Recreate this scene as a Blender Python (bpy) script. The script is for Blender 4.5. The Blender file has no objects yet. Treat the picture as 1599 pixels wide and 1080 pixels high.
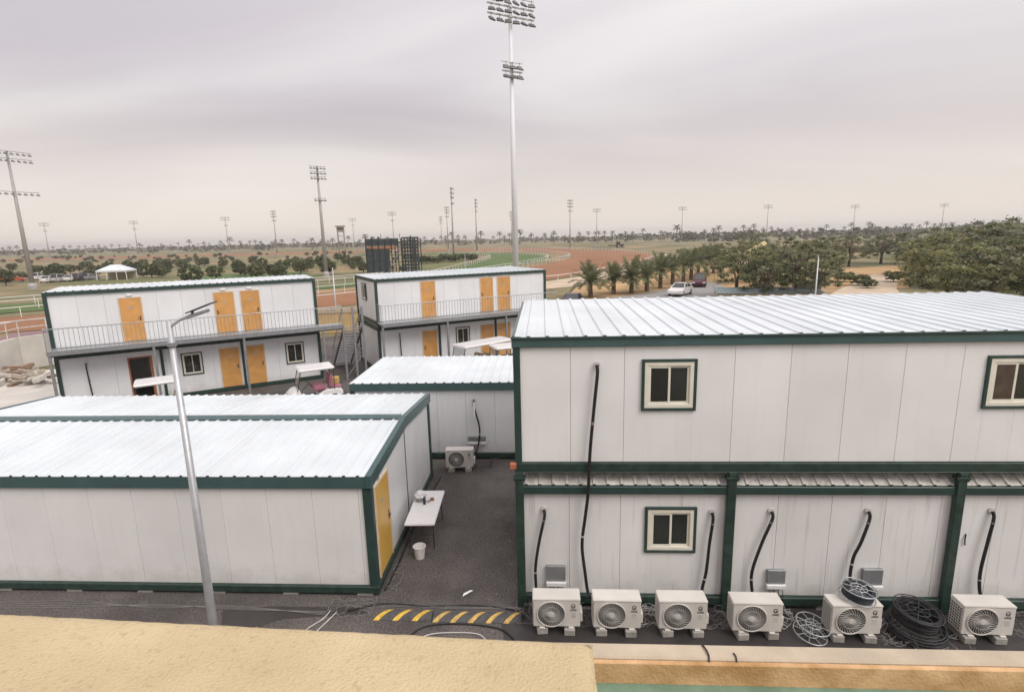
import bpy, bmesh, math, random
from mathutils import Matrix, Vector, Euler, Quaternion
PI = math.pi
R_ = math.radians
rnd = random.Random(7)
scene = bpy.context.scene
COL = scene.collection

# ------------------------------------------------------------------ camera
IMW, IMH, FPX, CAMH = 1599.0, 1080.0, 856.0, 7.28
CX, CY = IMW / 2, IMH / 2
_dn = Vector((105.5, 4310.0, FPX)).normalized()          # straight down, seen from the camera (x right, y down, z forward)
_a = 47.5
_Y = Vector((_a, -(_a * _dn.x + FPX * _dn.z) / _dn.y, FPX)).normalized()
_Z = -_dn
_X = _Y.cross(_Z)
ROT = Matrix((_X, _Y, _Z))                               # camera axes -> world
cam_d = bpy.data.cameras.new('camera')
cam = bpy.data.objects.new('camera', cam_d)
COL.objects.link(cam)
right = ROT @ Vector((1, 0, 0)); up = ROT @ Vector((0, -1, 0)); back = ROT @ Vector((0, 0, -1))
m = Matrix((right, up, back)).transposed().to_4x4()
m.translation = (0, 0, CAMH)
cam.matrix_world = m
cam_d.sensor_width = 36
cam_d.lens = 36 * FPX / IMW
cam_d.clip_start = 0.05
cam_d.clip_end = 9000
scene.camera = cam
scene.render.resolution_x = 1024
scene.render.resolution_y = 691

# ------------------------------------------------------------------ world
SUN_EL, SUN_AZ = R_(48), R_(128)                           # azimuth measured from +Y towards +X
w = bpy.data.worlds.new('World')
scene.world = w
w.use_nodes = True
nt = w.node_tree
for n in list(nt.nodes): nt.nodes.remove(n)
def wn(t, **k):
    n = nt.nodes.new(t)
    for a, b in k.items(): setattr(n, a, b)
    return n
L = nt.links.new
out = wn('ShaderNodeOutputWorld'); bg = wn('ShaderNodeBackground')
L(bg.outputs[0], out.inputs[0])
sky = wn('ShaderNodeTexSky', sky_type='NISHITA', sun_disc=False)
sky.sun_elevation = SUN_EL; sky.sun_rotation = SUN_AZ; sky.dust_density = 6
tc = wn('ShaderNodeTexCoord')
sep = wn('ShaderNodeSeparateXYZ'); L(tc.outputs['Generated'], sep.inputs[0])
def mth(op, a, b=None, c=None, clamp=False):
    n = wn('ShaderNodeMath', operation=op, use_clamp=clamp)
    for i, v in enumerate((a, b, c)):
        if v is None: continue
        if isinstance(v, (int, float)): n.inputs[i].default_value = v
        else: L(v, n.inputs[i])
    return n.outputs[0]
zc = mth('MAXIMUM', sep.outputs[2], 0.0)
den = mth('ADD', zc, 0.16)
comb = wn('ShaderNodeCombineXYZ')
L(mth('DIVIDE', sep.outputs[0], den), comb.inputs[0]); L(mth('DIVIDE', sep.outputs[1], den), comb.inputs[1])
mp = wn('ShaderNodeMapping'); mp.inputs['Rotation'].default_value = (0, 0, R_(24)); mp.inputs['Scale'].default_value = (0.34, 0.62, 1); mp.inputs['Location'].default_value = (3.35, 1.15, 0)
L(comb.outputs[0], mp.inputs[0])
no = wn('ShaderNodeTexNoise'); no.inputs['Scale'].default_value = 1.0; no.inputs['Detail'].default_value = 5; no.inputs['Roughness'].default_value = 0.45; no.inputs['Distortion'].default_value = 0.5
L(mp.outputs[0], no.inputs['Vector'])
cr = wn('ShaderNodeValToRGB')
cr.color_ramp.elements[0].position = 0.34; cr.color_ramp.elements[0].color = (0.375, 0.345, 0.378, 1)
cr.color_ramp.elements[1].position = 0.66; cr.color_ramp.elements[1].color = (0.615, 0.590, 0.585, 1)
e = cr.color_ramp.elements.new(0.48); e.color = (0.450, 0.415, 0.440, 1)
L(no.outputs[0], cr.inputs[0])
hz = wn('ShaderNodeMapRange', interpolation_type='SMOOTHSTEP'); hz.inputs['From Min'].default_value = 0.0; hz.inputs['From Max'].default_value = 0.27; hz.inputs['To Min'].default_value = 0.85; hz.inputs['To Max'].default_value = 0.0
L(zc, hz.inputs[0])
mx = wn('ShaderNodeMix', data_type='RGBA'); L(hz.outputs[0], mx.inputs[0]); L(cr.outputs[0], mx.inputs[6]); mx.inputs[7].default_value = (0.715, 0.650, 0.580, 1)
grad = mth('MULTIPLY_ADD', mth('MULTIPLY', zc, zc), 1.25, 0.95)                # an overcast sky brightens towards the zenith
# the veiled sun behind the dust, a wide glow
dp = wn('ShaderNodeVectorMath', operation='DOT_PRODUCT'); L(tc.outputs['Generated'], dp.inputs[0])
dp.inputs[1].default_value = (math.sin(SUN_AZ) * math.cos(SUN_EL), math.cos(SUN_AZ) * math.cos(SUN_EL), math.sin(SUN_EL))
gl = mth('MULTIPLY', mth('POWER', mth('MAXIMUM', dp.outputs['Value'], 0.0), 3.0), 0.25)
lum = mth('ADD', grad, gl)
sc = wn('ShaderNodeVectorMath', operation='SCALE'); L(mx.outputs[2], sc.inputs[0]); L(lum, sc.inputs['Scale'])
sk = wn('ShaderNodeVectorMath', operation='SCALE'); L(sky.outputs[0], sk.inputs[0]); sk.inputs['Scale'].default_value = 0.10
fm = wn('ShaderNodeMix', data_type='RGBA'); fm.inputs[0].default_value = 0.93
L(sk.outputs[0], fm.inputs[6]); L(sc.outputs[0], fm.inputs[7])
L(fm.outputs[2], bg.inputs[0]); bg.inputs[1].default_value = 1.0

sun_d = bpy.data.lights.new('sun', 'SUN'); sun_d.energy = 1.2; sun_d.angle = R_(30); sun_d.color = (1, 0.96, 0.9)
sun = bpy.data.objects.new('sun', sun_d); COL.objects.link(sun)
sdir = Vector((math.sin(SUN_AZ) * math.cos(SUN_EL), math.cos(SUN_AZ) * math.cos(SUN_EL), math.sin(SUN_EL)))
sun.rotation_euler = sdir.to_track_quat('Z', 'Y').to_euler(); sun.location = (40, -30, 60)
vs = scene.view_settings
vs.view_transform = 'Standard'; vs.look = 'None'; vs.gamma = 1; vs.use_curve_mapping = False
vs.exposure = 0.53

# ------------------------------------------------------------------ helpers
def gp(px, py, z=0.0):
    """world point on the level z that stands at this place of the photograph"""
    d = ROT @ Vector((px - CX, py - CY, FPX)); t = (z - CAMH) / d.z
    return Vector((d.x * t, d.y * t, z))
MATS = {}
def mat(name, col, rough=0.6, var=0.12, scale=3.0, col2=None, bump=0.0, bscale=None, metal=0.0, streak=0.0, streak_col=(0.12, 0.11, 0.1), sscale=(9, 9, 0.5), splash=0.0, rand=0.0, spec=0.5, detail=4, rampw=0.2):
    if name in MATS: return MATS[name]
    mt = bpy.data.materials.new(name); mt.use_nodes = True; MATS[name] = mt
    t = mt.node_tree; N = t.nodes; lk = t.links.new
    p = N['Principled BSDF']; p.inputs['Roughness'].default_value = rough; p.inputs['Metallic'].default_value = metal
    p.inputs['Specular IOR Level'].default_value = spec
    geo = N.new('ShaderNodeNewGeometry')
    n1 = N.new('ShaderNodeTexNoise'); n1.inputs['Scale'].default_value = scale; n1.inputs['Detail'].default_value = detail
    lk(geo.outputs['Position'], n1.inputs['Vector'])
    rp = N.new('ShaderNodeValToRGB'); rp.color_ramp.elements[0].position = 0.5 - rampw; rp.color_ramp.elements[1].position = 0.5 + rampw
    c1 = tuple(max(0, c * (1 - var)) for c in col); c2 = col2 or tuple(min(1, c * (1 + var)) for c in col)
    rp.color_ramp.elements[0].color = (*c1, 1); rp.color_ramp.elements[1].color = (*c2, 1)
    lk(n1.outputs[0], rp.inputs[0]); c = rp.outputs[0]
    if streak:
        mp = N.new('ShaderNodeMapping'); mp.inputs['Scale'].default_value = sscale; lk(geo.outputs['Position'], mp.inputs[0])
        n2 = N.new('ShaderNodeTexNoise'); n2.inputs['Scale'].default_value = 1.4; n2.inputs['Detail'].default_value = 6; lk(mp.outputs[0], n2.inputs['Vector'])
        r2 = N.new('ShaderNodeMapRange'); r2.inputs['From Min'].default_value = 0.56; r2.inputs['From Max'].default_value = 0.78; r2.inputs['To Max'].default_value = streak
        lk(n2.outputs[0], r2.inputs[0])
        mxx = N.new('ShaderNodeMix'); mxx.data_type = 'RGBA'; lk(r2.outputs[0], mxx.inputs[0]); lk(c, mxx.inputs[6]); mxx.inputs[7].default_value = (*streak_col, 1); c = mxx.outputs[2]
    if splash:
        sp = N.new('ShaderNodeSeparateXYZ'); lk(geo.outputs['Position'], sp.inputs[0])
        zr_ = N.new('ShaderNodeMapRange'); zr_.inputs['From Min'].default_value = 0.2; zr_.inputs['From Max'].default_value = 0.95; zr_.inputs['To Min'].default_value = 0.30; zr_.inputs['To Max'].default_value = -0.25; lk(sp.outputs[2], zr_.inputs[0])
        n3 = N.new('ShaderNodeTexNoise'); n3.inputs['Scale'].default_value = 2.6; n3.inputs['Detail'].default_value = 9; n3.inputs['Roughness'].default_value = 0.7; lk(geo.outputs['Position'], n3.inputs['Vector'])
        ad = N.new('ShaderNodeMath'); ad.operation = 'ADD'; lk(n3.outputs[0], ad.inputs[0]); lk(zr_.outputs[0], ad.inputs[1])
        r3 = N.new('ShaderNodeMapRange'); r3.inputs['From Min'].default_value = 0.52; r3.inputs['From Max'].default_value = 0.80; r3.inputs['To Max'].default_value = splash; lk(ad.outputs[0], r3.inputs[0])
        m3 = N.new('ShaderNodeMix'); m3.data_type = 'RGBA'; lk(r3.outputs[0], m3.inputs[0]); lk(c, m3.inputs[6]); m3.inputs[7].default_value = (0.30, 0.26, 0.21, 1); c = m3.outputs[2]
    if rand:
        oi = N.new('ShaderNodeObjectInfo'); hs = N.new('ShaderNodeHueSaturation')
        mr = N.new('ShaderNodeMapRange'); mr.inputs['To Min'].default_value = 1 - rand; mr.inputs['To Max'].default_value = 1 + rand
        lk(oi.outputs['Random'], mr.inputs[0]); lk(mr.outputs[0], hs.inputs['Value']); lk(c, hs.inputs['Color']); c = hs.outputs[0]
    lk(c, p.inputs['Base Color'])
    if bump:
        nb = N.new('ShaderNodeTexNoise'); nb.inputs['Scale'].default_value = bscale or scale * 6; nb.inputs['Detail'].default_value = 6; lk(geo.outputs['Position'], nb.inputs['Vector'])
        b = N.new('ShaderNodeBump'); b.inputs['Strength'].default_value = bump; b.inputs['Distance'].default_value = 0.02
        lk(nb.outputs[0], b.inputs['Height']); lk(b.outputs[0], p.inputs['Normal'])
    return mt

class MB:
    def __init__(s): s.v = []; s.f = []; s.mi = []; s.cur = 0
    def _add(s, vs, fs):
        o = len(s.v); s.v += [tuple(x) for x in vs]
        for f in fs: s.f.append(tuple(i + o for i in f)); s.mi.append(s.cur)
    def box(s, x0, x1, y0, y1, z0, z1, M=None):
        vs = [Vector(p) for p in ((x0,y0,z0),(x1,y0,z0),(x1,y1,z0),(x0,y1,z0),(x0,y0,z1),(x1,y0,z1),(x1,y1,z1),(x0,y1,z1))]
        if M is not None: vs = [M @ p for p in vs]
        s._add(vs, ((3,2,1,0),(4,5,6,7),(0,1,5,4),(1,2,6,5),(2,3,7,6),(3,0,4,7))); return s
    def hexa(s, lo, hi):
        s._add(list(lo) + list(hi), ((3,2,1,0),(4,5,6,7),(0,1,5,4),(1,2,6,5),(2,3,7,6),(3,0,4,7))); return s
    def poly(s, pts): s._add(pts, (tuple(range(len(pts))),)); return s
    def prism(s, pts, d):
        """closed polygon pts (3-d) pushed along vector d"""
        n = len(pts); d = Vector(d); a = [Vector(p) for p in pts]
        fs = [tuple(range(n))[::-1], tuple(range(n, 2 * n))] + [(i, (i + 1) % n, n + (i + 1) % n, n + i) for i in range(n)]
        s._add(a + [p + d for p in a], fs); return s
    def bar(s, p0, p1, wx, wz=None):
        p0, p1 = Vector(p0), Vector(p1); d = p1 - p0; ln = d.length
        M = Matrix.Translation(p0) @ d.to_track_quat('Y', 'Z').to_matrix().to_4x4()
        wz = wz or wx
        return s.box(-wx/2, wx/2, 0, ln, -wz/2, wz/2, M)
    def tube(s, pts, r, n=6, r1=None, cap=True):
        pts = [Vector(p) for p in pts]; k = len(pts); rings = []
        for i, p in enumerate(pts):
            a = pts[max(0, i - 1)]; b = pts[min(k - 1, i + 1)]; d = (b - a)
            if d.length < 1e-9: d = Vector((0, 0, 1))
            d.normalize()
            ref = Vector((0, 0, 1)) if abs(d.z) < 0.9 else Vector((1, 0, 0))
            u = d.cross(ref).normalized(); v = d.cross(u)
            rr = r if r1 is None else r + (r1 - r) * i / max(1, k - 1)
            if callable(r): rr = r(i / max(1, k - 1))
            rings.append([p + (u * math.cos(2*PI*j/n) + v * math.sin(2*PI*j/n)) * rr for j in range(n)])
        vs = [q for g in rings for q in g]; fs = []
        for i in range(k - 1):
            for j in range(n):
                fs.append((i*n + j, i*n + (j+1) % n, (i+1)*n + (j+1) % n, (i+1)*n + j))
        if cap: fs.append(tuple(range(n))); fs.append(tuple(range((k-1)*n, k*n))[::-1])
        s._add(vs, fs); return s
    def lathe(s, prof, n=24, M=None, closed=False):
        """prof: list of (radius, z); turned about Z"""
        vs = []; fs = []; k = len(prof)
        for r, z in prof:
            for j in range(n): vs.append(Vector((r*math.cos(2*PI*j/n), r*math.sin(2*PI*j/n), z)))
        for i in range(k if closed else k - 1):
            for j in range(n):
                a = i*n; b = ((i+1) % k)*n
                fs.append((a + j, a + (j+1) % n, b + (j+1) % n, b + j))
        if not closed:
            if prof[0][0] > 1e-6: fs.append(tuple(range(n))[::-1])
            if prof[-1][0] > 1e-6: fs.append(tuple(range((k-1)*n, k*n)))
        if M is not None: vs = [M @ p for p in vs]
        s._add(vs, fs); return s
    def ring(s, c, R, r, M=None, n=28, k=6):
        prof = [(R + r*math.cos(2*PI*i/k), r*math.sin(2*PI*i/k)) for i in range(k)]
        T = Matrix.Translation(c)
        return s.lathe(prof, n, (M @ T) if M is not None else T, True)
    def mesh(s, name, mt, smooth=False, bevel=0.0, seg=1):
        me = bpy.data.meshes.new(name); me.from_pydata(s.v, [], s.f)
        mts = mt if isinstance(mt, (list, tuple)) else [mt]
        for q in mts: me.materials.append(q)
        if len(mts) > 1:
            for p, i in zip(me.polygons, s.mi): p.material_index = i
        bm = bmesh.new(); bm.from_mesh(me)
        bmesh.ops.recalc_face_normals(bm, faces=bm.faces)
        if bevel: bmesh.ops.bevel(bm, geom=[e for e in bm.edges if e.is_manifold and e.calc_face_angle(0) > 0.5], offset=bevel, segments=seg, affect='EDGES', clamp_overlap=True)
        bm.to_mesh(me); bm.free()
        if smooth:
            for p in me.polygons: p.use_smooth = True
        return me
    def build(s, name, mt, parent=None, loc=(0,0,0), rot=(0,0,0), smooth=False, bevel=0.0, seg=1):
        return inst(s.mesh(name, mt, smooth, bevel, seg), name, parent, loc, rot)
def inst(me, name, parent=None, loc=(0,0,0), rot=(0,0,0), scale=(1,1,1)):
    o = bpy.data.objects.new(name, me); COL.objects.link(o)
    o.parent = parent; o.location = loc; o.rotation_euler = rot; o.scale = scale
    return o
def tag(o, label=None, cat=None, group=None, kind=None):
    if label: o['label'] = label
    if cat: o['category'] = cat
    if group: o['group'] = group
    if kind: o['kind'] = kind
    return o
def thing(name, label, cat, loc=(0,0,0), rz=0.0, group=None):
    o = inst(None, name, None, loc, (0, 0, rz)); o.empty_display_size = 0.2
    return tag(o, label, cat, group)
def dup(o, parent=None, loc=None, rz=None, label=None, group=None):
    c = o.copy(); COL.objects.link(c); c.parent = parent
    if loc is not None: c.location = loc
    if rz is not None: c.rotation_euler = (0, 0, rz)
    if label: c['label'] = label
    if group: c['group'] = group
    for ch in [x for x in KIDS(o)]: dup(ch, c)
    return c
def KIDS(o): return [x for x in bpy.data.objects if x.parent == o]
def arc(p0, p1, sag, n=10, jit=0.0, r=rnd):
    p0, p1 = Vector(p0), Vector(p1); o = []
    for i in range(n + 1):
        t = i / n; p = p0.lerp(p1, t); p.z -= sag * 4 * t * (1 - t)
        if 0 < i < n: p += Vector((r.uniform(-jit, jit), r.uniform(-jit, jit), 0))
        o.append(p)
    return o
def smoothline(pts, k=6):
    """Catmull-Rom through pts"""
    P = [Vector(p) for p in pts]; P = [P[0]] + P + [P[-1]]; o = []
    for i in range(1, len(P) - 2):
        for j in range(k):
            t = j / k; a, b, c, d = P[i-1], P[i], P[i+1], P[i+2]
            o.append(0.5 * ((2*b) + (c - a)*t + (2*a - 5*b + 4*c - d)*t*t + (3*b - a - 3*c + d)*t*t*t))
    o.append(P[-2]); return o

# ------------------------------------------------------------------ materials
M_panel = mat('panel_white', (0.775, 0.765, 0.745), 0.42, 0.05, 0.8, streak=0.09, streak_col=(0.36, 0.33, 0.30), splash=0.24, rand=0.03, bump=0.10, bscale=1.6)
M_panel_cool = mat('panel_cool', (0.735, 0.745, 0.75), 0.40, 0.05, 0.8, streak=0.14, streak_col=(0.38, 0.36, 0.34), splash=0.24, rand=0.03, bump=0.10, bscale=1.6)
M_panel_dirty = mat('panel_stained', (0.755, 0.745, 0.725), 0.5, 0.06, 0.8, streak=0.45, streak_col=(0.32, 0.29, 0.25), splash=0.3, rand=0.03, bump=0.10, bscale=1.6)
M_green = mat('frame_green', (0.026, 0.054, 0.047), 0.38, 0.18, 2.5, bump=0.05, bscale=40)
M_green2 = mat('frame_green_weathered', (0.022, 0.046, 0.036), 0.5, 0.35, 6, streak=0.3, streak_col=(0.07, 0.075, 0.06), bump=0.08, bscale=30)
M_teal = mat('fascia_teal', (0.052, 0.102, 0.100), 0.30, 0.12, 1.5, bump=0.04, bscale=30)
M_roof = mat('roof_white', (0.63, 0.675, 0.690), 0.45, 0.09, 0.55, streak=0.22, streak_col=(0.47, 0.45, 0.41), sscale=(7, 0.35, 7), rand=0.03)
M_roof_dirty = mat('roof_dirty', (0.52, 0.49, 0.43), 0.7, 0.25, 7, col2=(0.66, 0.64, 0.60), rampw=0.2, streak=0.75, streak_col=(0.16, 0.13, 0.10))
M_door = mat('door_orange', (0.60, 0.31, 0.10), 0.4, 0.10, 3, streak=0.25, streak_col=(0.45, 0.24, 0.10), rand=0.05)
M_door_y = mat('door_yellow', (0.60, 0.36, 0.075), 0.38, 0.06, 2)
M_doorframe = mat('door_frame', (0.66, 0.50, 0.36), 0.5, 0.1, 4)
M_alu = mat('window_cream', (0.72, 0.69, 0.58), 0.4, 0.05, 5)
M_glass = mat('glass_dark', (0.022, 0.026, 0.024), 0.06, 0.3, 1.2, spec=0.8)
M_glass_curtain = mat('glass_curtain', (0.075, 0.055, 0.045), 0.12, 0.35, 4, spec=0.7)
M_steel = mat('steel_grey', (0.30, 0.31, 0.32), 0.45, 0.12, 5, metal=0.5)
M_galv = mat('galvanised', (0.46, 0.47, 0.48), 0.42, 0.12, 6, metal=0.55)
M_dark = mat('dark_metal', (0.035, 0.037, 0.04), 0.5, 0.2, 6)
M_black = mat('black_rubber', (0.014, 0.014, 0.015), 0.55, 0.3, 10)
M_wire_w = mat('wire_white', (0.55, 0.53, 0.50), 0.6, 0.15, 5)
M_wire_g = mat('wire_grey', (0.22, 0.21, 0.20), 0.6, 0.2, 5)
M_ac = mat('ac_casing', (0.66, 0.63, 0.58), 0.42, 0.05, 3, streak=0.12, streak_col=(0.4, 0.37, 0.33), rand=0.05)
M_ac_dark = mat('ac_inside', (0.035, 0.034, 0.032), 0.6, 0.2, 6)
M_ac_fan = mat('ac_fan', (0.085, 0.082, 0.078), 0.5, 0.1, 5)
M_conc = mat('concrete', (0.36, 0.34, 0.31), 0.9, 0.22, 6, bump=0.3, bscale=60)
M_conc_l = mat('concrete_light', (0.54, 0.51, 0.46), 0.85, 0.12, 0.8, bump=0.15, bscale=20)
def asphalt_mat():
    mt = bpy.data.materials.new('asphalt'); mt.use_nodes = True
    t = mt.node_tree; N = t.nodes; lk = t.links.new; p = N['Principled BSDF']; p.inputs['Roughness'].default_value = 0.9
    g = N.new('ShaderNodeNewGeometry')
    def noise(sc, det, lo, hi, ca, cb, rough=0.6):
        n = N.new('ShaderNodeTexNoise'); n.inputs['Scale'].default_value = sc; n.inputs['Detail'].default_value = det; n.inputs['Roughness'].default_value = rough; lk(g.outputs['Position'], n.inputs['Vector'])
        r = N.new('ShaderNodeValToRGB'); e = r.color_ramp.elements; e[0].position = lo; e[1].position = hi; e[0].color = (*ca, 1); e[1].color = (*cb, 1); lk(n.outputs[0], r.inputs[0]); return r.outputs[0], n
    a, _ = noise(0.45, 8, 0.35, 0.65, (0.060, 0.053, 0.050), (0.135, 0.122, 0.114))
    b, nb = noise(24, 4, 0.36, 0.66, (0.45, 0.45, 0.45), (1.65, 1.6, 1.55), 0.75)
    c, _ = noise(2.3, 6, 0.60, 0.74, (0, 0, 0), (1, 1, 1))
    m1 = N.new('ShaderNodeMix'); m1.data_type = 'RGBA'; m1.blend_type = 'MULTIPLY'; m1.inputs[0].default_value = 1; lk(a, m1.inputs[6]); lk(b, m1.inputs[7])
    m2 = N.new('ShaderNodeMix'); m2.data_type = 'RGBA'; sc_ = N.new('ShaderNodeMath'); sc_.operation = 'MULTIPLY'; sc_.inputs[1].default_value = 0.45; lk(c, sc_.inputs[0]); lk(sc_.outputs[0], m2.inputs[0]); lk(m1.outputs[2], m2.inputs[6]); m2.inputs[7].default_value = (0.17, 0.145, 0.118, 1)
    lk(m2.outputs[2], p.inputs['Base Color'])
    bp = N.new('ShaderNodeBump'); bp.inputs['Strength'].default_value = 0.5; bp.inputs['Distance'].default_value = 0.015; lk(nb.outputs[0], bp.inputs['Height']); lk(bp.outputs[0], p.inputs['Normal'])
    return mt
M_asph = asphalt_mat()
M_asph_wet = mat('asphalt_damp', (0.042, 0.037, 0.036), 0.45, 0.2, 2, bump=0.2, bscale=70)
M_white = mat('white_plastic', (0.78, 0.77, 0.76), 0.35, 0.04, 4)
M_white_b = mat('white_gloss', (0.80, 0.79, 0.78), 0.18, 0.03, 3)
M_yellow = mat('paint_yellow', (0.62, 0.40, 0.05), 0.6, 0.3, 14)
M_rubber_g = mat('rubber_grey', (0.075, 0.073, 0.072), 0.8, 0.3, 12, bump=0.2, bscale=80)
M_stucco = mat('stucco_sand', (0.56, 0.445, 0.26), 0.95, 0.12, 2.5, col2=(0.61, 0.495, 0.305), bump=0.55, bscale=95, streak=0.55, streak_col=(0.34, 0.24, 0.12), sscale=(34, 34, 34))
M_cream = mat('render_cream', (0.46, 0.385, 0.285), 0.85, 0.15, 3, streak=0.35, streak_col=(0.33, 0.26, 0.18), sscale=(2, 2, 2), bump=0.3, bscale=60)
M_orange = mat('render_orange', (0.56, 0.31, 0.12), 0.85, 0.28, 5, col2=(0.66, 0.42, 0.22), bump=0.35, bscale=50)
M_gpaint = mat('membrane_green', (0.15, 0.24, 0.17), 0.5, 0.2, 6)
M_tan = mat('wall_tan', (0.55, 0.39, 0.19), 0.9, 0.12, 1.5)
M_purple = mat('paving_maroon', (0.24, 0.15, 0.15), 0.9, 0.15, 1)
M_rust = mat('rust_red', (0.35, 0.11, 0.05), 0.7, 0.3, 9)
M_blue = mat('reel_blue', (0.022, 0.032, 0.042), 0.5, 0.2, 8)

# ------------------------------------------------------------------ ground, track, grass
def terrain_mat():
    mt = bpy.data.materials.new('desert_ground'); mt.use_nodes = True
    t = mt.node_tree; N = t.nodes; lk = t.links.new; p = N['Principled BSDF']; p.inputs['Roughness'].default_value = 0.95
    g = N.new('ShaderNodeNewGeometry')
    a = N.new('ShaderNodeTexNoise'); a.inputs['Scale'].default_value = 0.045; a.inputs['Detail'].default_value = 9; a.inputs['Roughness'].default_value = 0.62; lk(g.outputs['Position'], a.inputs['Vector'])
    r = N.new('ShaderNodeValToRGB'); el = r.color_ramp.elements
    el[0].position = 0.40; el[0].color = (0.095, 0.105, 0.042, 1); el[1].position = 0.64; el[1].color = (0.34, 0.225, 0.115, 1)
    q = el.new(0.52); q.color = (0.20, 0.165, 0.080, 1); q = el.new(0.78); q.color = (0.42, 0.31, 0.18, 1)
    lk(a.outputs[0], r.inputs[0]); lk(r.outputs[0], p.inputs['Base Color'])
    return mt
M_ground = terrain_mat()
M_dirt = mat('track_dirt', (0.245, 0.110, 0.045), 0.95, 0.14, 0.09, col2=(0.30, 0.142, 0.066), detail=8)
M_turf = mat('turf', (0.075, 0.125, 0.028), 0.9, 0.22, 0.12, detail=8)
M_turf_dry = mat('turf_dry', (0.135, 0.140, 0.050), 0.95, 0.25, 0.12, detail=8)
M_sand = mat('sand_pale', (0.50, 0.40, 0.29), 0.95, 0.15, 0.3, detail=8, bump=0.1, bscale=3)
M_road = mat('road_grey', (0.27, 0.26, 0.25), 0.85, 0.12, 0.4)
M_ochre = mat('ochre_soil', (0.40, 0.26, 0.12), 0.95, 0.28, 0.25, detail=9)
def sheet(name, pts, z, mt):
    return tag(MB().poly([(p[0], p[1], z) for p in pts]).build(name, mt), kind='structure')
tag(MB().poly([(-3000,-200,-0.03),(3000,-200,-0.03),(3000,3000,-0.03),(-3000,3000,-0.03)]).build('ground', M_ground), kind='structure')
sheet('yard_asphalt', [(-24,-6),(14.5,-6),(14.5,24),(9,37),(0,43),(-14,43.5),(-24,36)], 0.0, M_asph)
sheet('yard_paving', [(-60,-6),(-24.1,-6),(-24.1,32.5),(-33,30.5),(-60,26)], 0.0, M_conc_l)
sheet('damp_patch', [gp(348,952)[:2], gp(420,946)[:2], gp(560,948)[:2], gp(575,958)[:2], gp(500,962)[:2], gp(440,966)[:2], gp(400,980)[:2], gp(345,978)[:2]], 0.004, M_asph_wet)
sheet('damp_patch', [(-0.7,8.45),(10.5,8.4),(10.5,9.78),(-0.45,9.78),(-0.9,9.3)], 0.0045, M_asph_wet)
G = lambda *a: [tuple(gp(x, y)[:2]) for x, y in a]
# dirt track: near straight, turn, back straight
outer = G((-250,552),(0,520),(300,497),(525,479),(700,455),(860,436),(930,425),(985,415),(1015,406),(1024,399.5),(1010,394.5),(960,390.5),(850,387.6),(740,387.5),(560,391),(300,397.5),(0,405),(-300,413))
inner = G((-250,520),(0,496),(300,474),(525,456),(700,436),(800,421),(850,412.5),(880,406.5),(893,401),(888,397),(850,393.4),(740,391.3),(560,394.5),(300,401),(0,408.5),(-300,417))
mb = MB()
for i in range(len(outer) - 1):
    mb.poly([(*outer[i], 0.02), (*outer[i+1], 0.02), (*inner[min(i+1, len(inner)-1)], 0.02), (*inner[min(i, len(inner)-1)], 0.02)])
tag(mb.build('dirt_track', M_dirt), kind='structure')
t_out = G((-250,505),(0,490),(300,467),(525,450),(700,430),(790,418),(838,409.5),(858,404),(860,401),(842,397.5),(800,395.5),(740,394.3),(560,397.5))
t_in = G((-250,492),(0,477),(300,458),(525,443),(680,426),(730,413),(758,406.5),(768,403),(768,401),(758,398.6),(735,397.5),(700,397.2),(560,400))
mb = MB()
for i in range(len(t_out) - 1): mb.poly([(*t_out[i], 0.05), (*t_out[i+1], 0.05), (*t_in[i+1], 0.05), (*t_in[i], 0.05)])
tag(mb.build('turf_track', M_turf), kind='structure')
sheet('infield_lawn', G((290,440),(505,432),(470,424),(330,429)), 0.012, M_turf)
sheet('infield_lawn', G((300,424),(560,414),(560,408),(420,412),(300,418)), 0.012, M_turf_dry)
sheet('infield_lawn', G((60,446),(290,440),(250,434),(120,437)), 0.010, M_turf_dry)
sheet('infield_lawn', G((655,424),(720,418),(740,402),(680,399),(655,405)), 0.012, M_turf_dry)
sheet('back_lawn', G((860,383.5),(1130,377.5),(1130,375.5),(860,381.5)), 0.05, M_turf_dry)
sheet('back_lawn', G((0,402),(300,394.5),(560,388.5),(560,386.5),(300,392.5),(0,400)), 0.05, M_turf_dry)
sheet('sand_path', G((848,452),(900,447),(960,432),(1010,421),(1060,409),(1075,402),(1050,397),(1030,396),(1034,401),(1012,411),(960,422),(900,433),(848,440)), 0.025, M_sand)
sheet('ochre_verge', G((870,478),(1130,470),(1200,440),(1120,412),(1065,412),(1000,428),(900,449)), 0.015, M_ochre)
sheet('access_road', G((900,480),(1130,478),(1130,446),(1100,438),(1075,442),(1040,452),(980,462),(900,470)), 0.03, M_road)
sheet('sand_path', G((1270,475),(1420,470),(1400,452),(1402,432),(1365,428),(1340,440),(1310,452)), 0.03, M_sand)
sheet('ochre_verge', G((1290,450),(1420,450),(1400,415),(1330,418),(1300,430)), 0.012, M_ochre)
sheet('ramp_paving', G((-80,575),(0,538),(72,528),(110,522),(110,512),(70,516),(20,520),(-80,560)), 0.03, M_purple)

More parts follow.
